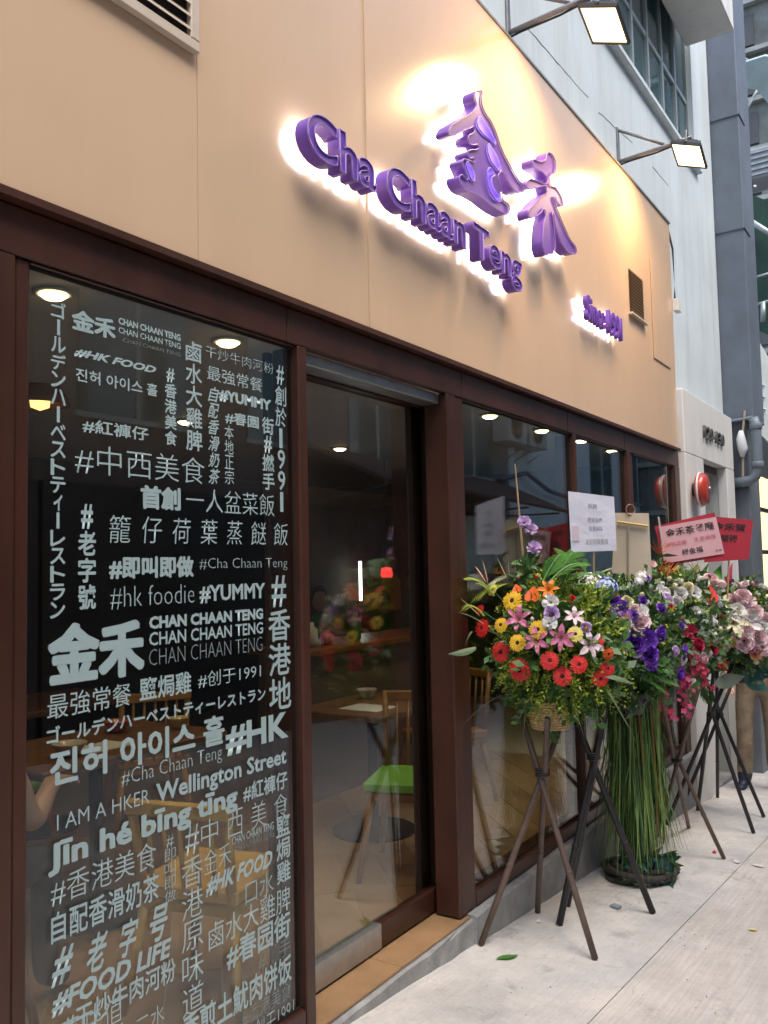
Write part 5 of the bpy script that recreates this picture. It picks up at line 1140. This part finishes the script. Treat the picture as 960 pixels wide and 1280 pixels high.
# ---------------- further stands
K2 = on(742, 945, 1, -0.29)
tripod('black tripod second from the door, half hidden behind the brown one', [(699, 1157), (816, 1142), (709, 1133)], K2, 0.86, m_pole2, .016)
K3 = on(846, 948, 1, -0.36)
tripod('thin dark tripod third from the door, right of the hanging grass', [(905, 1074), (861, 1035), (5.72, -.08, 0)], K3, 0.86, m_pole1, .0125)
K4 = on(889, 893, 1, -0.33)
tripod('black tripod fourth from the door, under the pink and cream flowers', [(833, 1031), (872, 1013), (942, 1042)], K4, 0.84, m_pole2, .0135)
K5 = on(899, 893, 1, -0.22)
tripod('black tripod farthest from the door', [(851, 1013), (897, 997), (955, 1022)], K5, 0.84, m_pole2, .0135)
def q8(x, y): return 700+x*.2708, 600+y*.2708
def arrangement(label, c, r, blooms, fol, seed, potz=None, nfol=700):
    c = np.array(c); r = np.array(r); z0 = c[2]-r[2]*1.05
    a = root('flower_arrangement', label, 'flower arrangement', (c[0], c[1], z0), 'opening-day flower arrangements')
    for i, (mm, frac, ln, lf, lw) in enumerate(fol):
        b = MB(); sprays(b, c, r, int(nfol*frac), (.35, .6, .7)[i], .86, ln, lf, lw, zlo=-1, seed=seed+i, nl=9); o = b.build(('inner_foliage', 'outer_foliage', 'accent_foliage')[i], mm, a); o['kind'] = 'stuff'
    for kd, cl, x, y, rr_ in blooms:
        p, n = ell_hit(*q8(x, y), c, r, 1.2); sc_ = rr_*.2708*np.linalg.norm(p-CAM)/FPX
        p[1] = min(p[1], -0.03); n = n*.6+TOCAM(p)*.6+np.array([0, 0, .15])+rng.normal(size=3)*.12
        if kd in ('bird', 'ginger'): n = np.array([.25, -.2, 1])
        bloom(a, kd, cl, p, n, sc_*(1.25 if c[0] < 6 or kd == 'lily' else .92))
        b_ = MB(); b_.tube([tuple(p), tuple(p*.5+c*.5)], .003, 4); b_.build('flower_stem', m_stem, a)
    g = random.Random(seed); pal = [(k_, c_) for k_, c_, *_ in blooms if k_ in ('rose', 'carnation', 'bud', 'hydrangea')]
    if c[0] > 4.9: pal += [('rose', 'white'), ('rose', 'palepink'), ('carnation', 'white'), ('rose', 'cream')]*2
    for _ in range(60):
        th = g.uniform(0, 6.283); zz = g.uniform(-.45, .95); u = np.array([math.cos(th)*math.sqrt(1-zz*zz), math.sin(th)*math.sqrt(1-zz*zz), zz]); p = c+u*r*1.08
        if p[1] > -.05: continue
        k_, c_ = g.choice(pal); bloom(a, k_, c_, p, u/r+np.array([-.5, -.5, .5]), g.uniform(.014, .026) if k_ == 'bud' else g.uniform(.022, .04))
    b = MB(); b.lathe([(.07, 0), (.105, .10), (.11, .13), (.09, .13)], (c[0], c[1], z0-.02), n=18); b.build('pot', m_black, a, True)
    return a, c, r
F2 = [(m_f2, .6, .11, .045, .3), (m_f3, .3, .08, .028, .4), (m_f1, .15, .08, .022, .28)]
a2, c2, r2 = arrangement('arrangement of purple, white and blue flowers second from the door', (4.42, -.36, 1.15), (.33, .26, .33),
 [('hydrangea','white',128,498,58),('hydrangea','blue',208,500,44),('rose','purple',185,562,34),('rose','purple',235,552,32),('carnation','purple',282,608,44),('rose','purple',240,665,38),('rose','purple',335,635,28),('rose','purple',345,758,40),('carnation','purple',395,738,42),('rose','purple',412,802,36),('rose','palepink',300,645,36),('bud','pink',250,540,24),('rose','palepink',372,655,36),('bud','cream',380,715,16),('bud','cream',345,722,14),('carnation','white',372,610,30),('rose','lilac',292,690,24),('rose','palepink',345,600,22),('rose','cream',310,560,22),('rose','lilac',350,790,24),('carnation','purple',420,850,26)], F2, 21)
F3 = [(m_f2, .5, .12, .05, .3), (m_f3, .5, .08, .032, .42), (m_f1, .25, .08, .03, .3)]
a3, c3, r3 = arrangement('arrangement of white buds and hanging red orchids third from the door', (5.15, -.33, 1.17), (.33, .27, .36),
 [('rose','white',480,520,22),('bud','cream',530,492,20),('rose','white',558,522,24),('bud','white',330,480,15),('bud','cream',300,470,14),('rose','white',350,565,24),('rose','cream',395,600,24),('anthurium','red',430,562,30),('rose','purple',472,612,26),('rose','red',500,592,22),('rose','palepink',505,680,32),('rose','white',500,640,22),('bud','red',435,600,20),('carnation','white',455,505,22),('bud','cream',410,520,14),('bird','orange',455,345,62),('bird','orange',492,440,60),('bird','yellow',625,425,50),('rose','cream',590,500,24),('bud','white',560,470,16),('carnation','white',620,520,26),('rose','white',540,560,22),('bud','crimson',560,640,18),('rose','crimson',640,760,24),('carnation','crimson',600,700,26),('rose','cream',360,520,20),('bud','white',470,480,16),('bud','white',440,470,14),('bud','cream',505,455,14),('rose','white',425,640,22)], F3, 31)
a4, c4, r4 = arrangement('arrangement with a lavender rose and red callas fourth from the door', (5.74, -.34, 1.15), (.20, .2, .30),
 [('rose','lilac',615,595,50),('anthurium','red',692,540,38),('rose','palepink',700,460,30),('bud','palepink',745,482,24),('rose','white',660,470,22),('rose','white',655,620,24),('bud','white',680,680,20),('carnation','white',640,700,24),('rose','crimson',690,730,26),('rose','crimson',700,780,24),('bud','cream',735,690,20),('rose','white',620,480,20),('rose','palepink',590,540,22),('anthurium','red',660,560,26),('bud','cream',580,470,14)], F3, 41)
a5, c5, r5 = arrangement('arrangement of cream lilies and pink roses farthest from the door', (6.55, -.50, 1.06), (.32, .26, .33),
 [('lily','cream',740,592,58),('lily','cream',800,650,58),('lily','white',862,662,52),('rose','palepink',842,540,42),('rose','palepink',808,550,30),('carnation','palepink',872,560,36),('bud','palepink',838,490,28),('rose','palepink',850,742,48),('rose','palepink',910,722,46),('carnation','palepink',938,772,44),('rose','peach',905,802,30),('rose','peach',800,748,24),('anthurium','red',752,858,32),('rose','white',890,620,36),('rose','white',760,640,34),('rose','palepink',900,610,40),('rose','pink',880,770,30),('rose','white',930,680,36),('rose','palepink',945,640,34),('carnation','white',820,600,34),('ginger','magenta',775,475,38),('bud','cream',905,840,20),('rose','palepink',820,720,30),('rose','palepink',868,700,34),('bud','palepink',742,492,22)], F2, 51)
def p8(x, y, c, off=0.0): return onp(*q8(x, y), np.array(c)+np.array([off*.84, off*.55, 0]), (-.84, -.55, 0))
# fan palm leaf in front of the second arrangement, drooping leaves on others
for q in ((330, 870, 545, 930), (310, 860, 520, 870), (320, 880, 500, 965)):
    palm(a2, p8(q[0], q[1], c2, -.2), p8(q[2], q[3], c2, -.25), .02, .085, 16, m_palm)
for q in (((250, 800), (300, 780), (420, 820)), ((260, 900), (330, 930), (430, 960))): strap(a2, [p8(*p, c2, -.15) for p in q], .02, m_palm)
palm(a2, p8(160, 560, c2, -.1), p8(40, 470, c2, -.05), .03, .09, 16, m_palm); palm(a2, p8(180, 640, c2, -.15), p8(140, 540, c2, -.15), .02, .09, 14, m_palm)
for (x0, y0, x1, y1), par_, cc_ in (((60, 420, 30, 310), a2, c2), ((120, 430, 90, 370), a2, c2), ((300, 560, 330, 430), a3, c3), ((250, 480, 200, 420), a2, c2), ((560, 470, 590, 395), a3, c3), ((860, 560, 960, 500), a5, c5), ((640, 900, 690, 1010), a4, c4), ((540, 900, 500, 1010), a3, c3)):
    palm(par_, p8(x0, y0, cc_, -.05), p8(x1, y1, cc_, -.02), .03, .11, 22, m_palm if x0 < 400 else m_f2)
palm(a1, pp(470, 440, -.05), pp(560, 270, .0), .02, .12, 24, m_palm); palm(a1, pp(500, 440, -.1), pp(660, 300, -.06), .03, .13, 24, m_palm); palm(a1, pp(230, 500, -.05), pp(110, 380, -.02), .03, .11, 20, m_f1); palm(a1, pp(180, 600, -.1), pp(90, 530, -.1), .03, .1, 18, m_f1)
palm(a3, p8(330, 420, c3, .1), p8(190, 400, c3, .15), .03, .08, 14, m_pale)
for k, q in enumerate((((455, 690), (560, 730), (690, 945)), ((520, 720), (600, 760), (660, 880)), ((440, 700), (470, 740), (540, 800)), ((390, 960), (385, 1040), (425, 1135)), ((470, 960), (480, 1010), (490, 1085)), ((570, 930), (585, 1020), (565, 1115)), ((600, 760), (640, 850), (665, 930)), ((560, 860), (575, 900), (580, 960)), ((370, 960), (375, 1000), (380, 1030)))):
    spray_orchid(a3, [p8(*p, c3, -.24) for p in q], 34 if k < 3 else 26, 'magenta' if k % 2 else 'crimson', .019, 70+k, .020)
def bigleaf(par, p0, p1, w_, m_, name='broad_leaf'):
    p0, p1 = Vector(p0), Vector(p1); ax = p1-p0; sd_ = ax.cross(Vector((-.84, -.55, .2))).normalized(); nn = ax.cross(sd_).normalized(); b = MB(); vs = []; fs = []
    for k in range(9):
        t = k/8; ww = w_*math.sin(math.pi*(.06+.94*t)**.8); c_ = p0+ax*t+nn*(.05*math.sin(t*3)); vs += [c_+sd_*ww+nn*ww*.25, c_, c_-sd_*ww+nn*ww*.25]
    for k in range(8): i = 3*k; fs += [(i, i+1, i+4, i+3), (i+1, i+2, i+5, i+4)]
    return b.add(vs, fs).build(name, m_, par, True)
m_sil = leafmat('silver_leaf', (0.20, 0.25, 0.19), (0.34, 0.38, 0.30), 8)
m_tealf = leafmat('teal_leaf', (0.02, 0.09, 0.075), (0.05, 0.16, 0.13), 8, 0.35)
bigleaf(a5, p8(720, 945, c5, -.2), p8(855, 905, c5, -.25), .05, m_sil); bigleaf(a5, p8(860, 880, c5, -.1), p8(960, 970, c5, -.2), .06, m_tealf); bigleaf(a5, p8(880, 860, c5, -.1), p8(985, 900, c5, -.15), .06, m_tealf)
bigleaf(a5, p8(735, 470, c5, 0), p8(745, 390, c5, .05), .04, m_palm); bigleaf(a4, p8(620, 470, c4, 0), p8(640, 380, c4, .05), .025, m_pale); bigleaf(a4, p8(660, 470, c4, 0), p8(690, 380, c4, .05), .02, m_palm); bigleaf(a3, p8(440, 440, c3, 0), p8(435, 380, c3, 0), .03, m_palm)
bigleaf(a3, p8(640, 930, c3, -.1), p8(620, 1060, c3, -.1), .03, m_palm)
# ---------------- tall vase wrapped in long hanging grass
gb = ongr(786, 1090); gb = np.array([4.80, -.26, gz(4.80)])
gs = root('grass_wrapped_vase', 'tall vase wrapped in long green hanging grass on the pavement', 'flower stand', tuple(gb))
b = MB(); b.lathe([(.10, .03), (.085, .3), (.08, .7), (.12, .98)], gb, n=18); b.build('vase', mat('dark_vase', (0.02, 0.03, 0.015), 0.7), gs, True)
m_gr = leafmat('hanging_grass', (0.04, 0.12, 0.02), (0.18, 0.30, 0.06), 24)
b = MB(); g = np.random.default_rng(5)
for k in range(640):
    b.cur = int(g.integers(0, 3)); cl = (k % 11)*.571+g.normal()*.12; a = cl; r0 = g.uniform(.085, .145)+abs(g.normal())*.025; top = g.uniform(.70, 1.05); bot = g.uniform(.03, .22) if g.random() < .6 else g.uniform(.15, .6); fl = g.normal()*.085; ph = g.uniform(0, 6)
    P_ = []
    for j in range(8):
        t = j/7; rr_ = r0*(.9+.2*t)+fl*t*t+.008*math.sin(4*t+ph); aa = a+.25*t*math.sin(ph)
        P_.append(np.array([gb[0]+rr_*math.cos(aa), min(gb[1]+rr_*math.sin(aa)*.9, -.03), gb[2]+top*(1-t)+bot*t]))
    w_ = g.uniform(.0014, .0055); tw_ = g.uniform(-.9, .9); tx = np.array([-math.sin(a+tw_), math.cos(a+tw_)*.9, 0])
    vs = []; fs = []
    for j, p in enumerate(P_): ww = w_*(1-.85*(j/7)**3); vs += [p+tx*ww, p-tx*ww]
    for j in range(7): i = 2*j; fs.append((i, i+1, i+3, i+2))
    b.add(vs, fs)
o = b.build('hanging_grass_strands', [m_gr, mat('deep_green_grass', (0.022, 0.075, 0.016), 0.5, var=.3), mat('yellowed_grass', (0.17, 0.25, 0.06), 0.55, var=.3)], gs); o['kind'] = 'stuff'
for k in range(5):
    a = -2.6+k*.5; p0 = gb+[.15*math.cos(a), .14*math.sin(a), .95]; b = MB(); b.tube([tuple(p0), tuple(gb+[.16*math.cos(a+.1), .15*math.sin(a+.1), .5]), tuple(gb+[.15*math.cos(a), .14*math.sin(a), .2])], .004, 5); b.build('brown_stem', mat('dry_brown_stem', (0.26, 0.13, 0.03), 0.7), gs)
m_bark = mat('dark_bark', (0.045, 0.038, 0.032), 0.9, var=0.5, vscale=20, bump=1.0, bscale=30)
for k in range(4):
    b = MB(); pts = []
    for j in range(25):
        a = 2*math.pi*j/24; rr_ = .165+.012*k*(-1)**k+.018*math.sin(3*a+k*2); pts.append((gb[0]+rr_*math.cos(a)*1.15, min(gb[1]+rr_*math.sin(a), -.035), gz(gb[0]+rr_*math.cos(a)*1.15)+.02+.016*k+.012*math.sin(2*a+k)))
    b.tube(pts, .017, 6, False); b.build('coiled_root', m_bark, gs, True)
for k in range(60):
    a = random.uniform(-3.3, .4); rr_ = random.uniform(.13, .22); p0 = gb+[rr_*.6*math.cos(a), min(rr_*.6*math.sin(a), .15), .06]; p1 = gb+[rr_*1.2*math.cos(a), min(rr_*1.1*math.sin(a), .2), random.uniform(.01, .09)]
    p1[2] = gz(p1[0])+random.uniform(.02, .16); bigleaf(gs, p0, p1, .02, m_tealf if k % 2 else m_f2, 'base_leaf')
# ---------------- placards
m_rcard = mat('red_card', (0.42, 0.025, 0.045), 0.6, var=0.06, vscale=6); m_pcard = mat('pink_card', (0.70, 0.40, 0.42), 0.65, var=0.05, vscale=6); m_wcard = mat('crumpled_white_sheet', (0.70, 0.69, 0.76), 0.45, var=0.05, vscale=6, bump=0.8, bscale=9)
m_ply = mat('raw_board', (0.52, 0.44, 0.33), 0.75, var=0.08, vscale=7); m_ink = mat('black_ink', (0.02, 0.018, 0.018), 0.7); m_rink = mat('red_ink', (0.50, 0.12, 0.16), 0.7); m_gink = mat('grey_ink', (0.30, 0.29, 0.32), 0.7); m_lath = mat('wood_lath', (0.50, 0.33, 0.16), 0.7, var=0.15)
def plac_text(par, s, quad, u0, u1, v0, v1, m_, w_=0.0, nofs=.003):
    """write s on the quad (tl, tr, br, bl) between fractions u0..u1 across and v0..v1 down"""
    tl, tr, br, bl = [np.array(p) for p in quad]; me = tmesh(s, w_); a, lo, hi = bounds(me); n = np.cross(tr-tl, bl-tl); n /= np.linalg.norm(n); n = n if n @ (CAM-tl) > 0 else -n
    u = u0+(a[:, 0]-lo[0])/(hi[0]-lo[0])*(u1-u0); v = v1-(a[:, 1]-lo[1])/(hi[1]-lo[1])*(v1-v0)
    o = (tl[None]*((1-u)*(1-v))[:, None]+tr[None]*(u*(1-v))[:, None]+br[None]*(u*v)[:, None]+bl[None]*((1-u)*v)[:, None])+n[None]*nofs-org(par)[None]
    me.vertices.foreach_set('co', o.ravel()); me.update(); return link('lettering', me, m_, par)
def quad3(pxs, p0, n): return [onp(*p, p0, n) for p in pxs]
def away(quad): # corners ordered so that the slab thickens away from the viewer
    q = [Vector(p) for p in quad]; n = (q[1]-q[0]).cross(q[3]-q[0]); return quad if n.dot(q[0]-Vector(CAM)) > 0 else [quad[0], quad[3], quad[2], quad[1]]
nrm = (-.93, -.36, 0)
# white sheet
qd = quad3([(710, 614), (767.5, 621), (771, 688), (714, 690.5)], (4.35, -.32, 1.6), nrm)
wp = root('placard', 'crumpled white printed sheet on a thin stick above the second arrangement', 'placard', tuple(qd[3]), 'message placards in the flowers')
b = MB(); b.slab(away(qd), .004); b.build('sheet', m_wcard, wp)
plac_text(wp, '祝賀', qd, .42, .62, .17, .25, m_gink); plac_text(wp, '開張誌慶', qd, .40, .72, .41, .49, m_gink, .01); plac_text(wp, '生意興隆', qd, .42, .72, .56, .64, m_gink, .01); plac_text(wp, '友好同賀敬賀', qd, .33, .82, .78, .88, m_gink, .0)
b = MB(); b.slab(away([qd[0]*(1-t)*(1-s_)+qd[1]*t*(1-s_)+qd[2]*t*s_+qd[3]*(1-t)*s_+np.array([-.003, -.001, 0]) for t, s_ in ((.05, .56), (.2, .56), (.2, .82), (.05, .82))]), .001); b.build('red_seal', mat('pale_red_seal', (0.70, 0.56, 0.62), 0.6), wp)
b = MB(); e0 = (qd[0]+qd[1])/2; e1 = (qd[2]+qd[3])/2; e2 = onp(741, 740, (4.35, -.32, 1.6), nrm); b.tube([tuple(e0+[.012, .005, 0]), tuple(e1+[.012, .005, 0]), tuple(e2+[.012, .005, -.15])], .005, 6); b.build('stick', m_lath, wp)
# raw back of a second board
qb = quad3([(768, 641), (811, 641.5), (815, 723), (765, 716)], (4.75, -.26, 1.6), nrm)
bb = root('placard', 'plain pale back of a placard with a crossed wooden lath', 'placard', tuple(qb[3]), 'message placards in the flowers')
b = MB(); b.slab(away(qb), .006); b.build('board', m_ply, bb)
f = np.array([-.012, -.006, 0])
b = MB(); b.tube([tuple(qb[0]*.85*(1-.08)+qb[1]*.85*.08+(qb[3]*(1-.08)+qb[2]*.08)*.15+f), tuple((qb[0]*.06+qb[1]*.94)*.8+(qb[3]*.06+qb[2]*.94)*.2+f)], .008, 6); b.build('cross_lath', mat('yellow_lath', (0.55, 0.40, 0.14), 0.7), bb)
b = MB(); b.tube([tuple((qb[0]*.6+qb[1]*.4)*.8+(qb[3]*.6+qb[2]*.4)*.2+f), tuple(qb[3]*.6+qb[2]*.4+f), tuple(qb[3]*.6+qb[2]*.4+f-[0, 0, .2])], .005, 6); b.build('stick', mat('grey_lath', (0.33, 0.28, 0.22), 0.7), bb)
b = MB(); bt = onp(788, 636, (4.75, -.26, 1.6), nrm); b.tube([tuple(bt+np.array([.36*math.cos(t)*.05, -.93*math.cos(t)*.05*.4, math.sin(t)*.03-.005])) for t in np.linspace(0, 6.28, 12)], .004, 5); b.build('wire_loop', mat('copper_wire', (0.30, 0.14, 0.08), 0.5), bb)
# pink card with red border
def card(label, px, p0, border, n=nrm):
    qd = quad3(px, p0, n); r_ = root('placard', label, 'placard', tuple(qd[3]), 'message placards in the flowers'); b = MB(); b.slab(away(qd), .008); b.build('board', m_rcard, r_); return r_, qd
pc, qd = card('pink message card with red border tilted above the flowers', [(818, 658), (893, 640.5), (908, 695), (831, 707.5)], (5.35, -.36, 1.62), True)
inn = quad3([(823, 659), (895, 646), (905.5, 692), (833, 704)], (5.34, -.363, 1.62), nrm)
b = MB(); b.slab(away(inn), .003); b.build('pink_sheet', m_pcard, pc)
plac_text(pc, '金禾茶餐廳', inn, .10, .93, .10, .32, m_ink, .012, .004); plac_text(pc, '開張誌慶', inn, .06, .42, .46, .58, m_rink, .0, .004); plac_text(pc, '生意興隆', inn, .55, .93, .44, .56, m_rink, .0, .004); plac_text(pc, '楊金福', inn, .30, .66, .70, .86, m_ink, .01, .004); plac_text(pc, '敬賀', inn, .86, .97, .86, .92, m_ink, 0, .004)
b = MB(); t0 = onp(823, 646, (5.3, -.37, 1.62), nrm); t1 = onp(832, 712, (5.3, -.37, 1.62), nrm); b.tube([tuple(t0), tuple(t1), tuple(t1-[0, 0, .2])], .006, 6); b.build('stick', mat('pale_stick', (0.55, 0.46, 0.42), 0.6), pc)
rc, qd = card('dark red message card partly behind the pink one', [(886, 645), (941.5, 650), (936, 699), (880, 703)], (5.95, -.40, 1.6), False)
plac_text(rc, '金禾賀', qd, .12, .86, .12, .30, m_ink, .02); plac_text(rc, '開張', qd, .32, .70, .40, .56, m_ink, .02)
b = MB(); b.tube([tuple((qd[0]+qd[1])/2+[.02, .008, 0]), tuple((qd[2]+qd[3])/2+[.02, .008, -.25])], .006, 6); b.build('stick', m_lath, rc)
# ================================================================== LITTER ON THE PAVEMENT
def litter(name, label, cat, px, py, L_, w_, a, m_, curl=.012, grp=None):
    p = ongr(px, py); b = MB(); vs = []; fs = []; d = np.array([math.cos(a), math.sin(a), GB*math.cos(a)]); s_ = np.array([-math.sin(a), math.cos(a), -GB*math.sin(a)])
    for k in range(7):
        t = k/6; ww = w_*math.sin(math.pi*(.02+.96*t))**1.4; c_ = p+d*L_*(t-.5)+np.array([0, 0, .004+curl*(2*t-1)**2]); vs += [c_+s_*ww+[0, 0, .1*ww], c_, c_-s_*ww+[0, 0, .1*ww]]
    for k in range(6): i = 3*k; fs += [(i, i+1, i+4, i+3), (i+1, i+2, i+5, i+4)]
    return tag(b.add(vs, fs).build(name, m_), label, cat, grp)
litter('fallen_leaf', 'fresh green leaf lying on the pavement by the door step', 'leaf', 634, 1198, .11, .023, -.55, m_palm, .004)
litter('paper_scrap', 'white paper scrap on the pavement right of the thin tripod', 'litter', 921, 1078, .09, .02, .3, m_paper, .004)
litter('paper_scrap', 'white paper scrap at the right edge of the pavement', 'litter', 948, 1083, .08, .02, 1.3, m_paper, .004)
litter('paper_scrap', 'small white paper scrap between the first two tripods', 'litter', 673, 1153, .05, .012, .4, m_paper, .003)
litter('paper_scrap', 'tiny pale scrap in front of the brown tripod', 'litter', 690, 1172, .022, .008, 1.2, mat('cream_scrap', (0.7, 0.66, 0.5), 0.8), .002)
litter('petal', 'red petal fallen beside the thin tripod foot', 'petal', 893, 1066, .06, .014, .2, PC['red'], .006)
litter('petal', 'yellow petal fallen on the paving at the right', 'petal', 941, 1163, .05, .013, 2.0, PC['lemon'], .005)
litter('plastic_film', 'crumpled clear plastic film on the pavement beside the grass vase', 'litter', 770, 1134, .09, .03, .5, mat('grey_film', (0.34, 0.38, 0.42), 0.25), .003)
gr_ = np.random.default_rng(11); b = MB()
for k in range(60):
    p = ongr(gr_.uniform(600, 960), gr_.uniform(1040, 1270)); s_ = gr_.uniform(.0015, .005)
    if p[1] > -.03: continue
    a = gr_.uniform(0, 3); q = [p+np.array([math.cos(a+j*1.6)*s_*gr_.uniform(.5, 1.2), math.sin(a+j*1.6)*s_*gr_.uniform(.5, 1.2), .0015]) for j in range(4)]
    b.add(q+[p+[0, 0, .004]], [(0, 1, 4), (1, 2, 4), (2, 3, 4), (3, 0, 4)])
o = b.build('grit', mat('dark_grit', (0.10, 0.085, 0.07), 0.9, col2=(0.22, 0.2, 0.12), vscale=30)); o['kind'] = 'stuff'; tag(o, 'specks of grit and plant crumbs scattered on the pavement', 'grit')
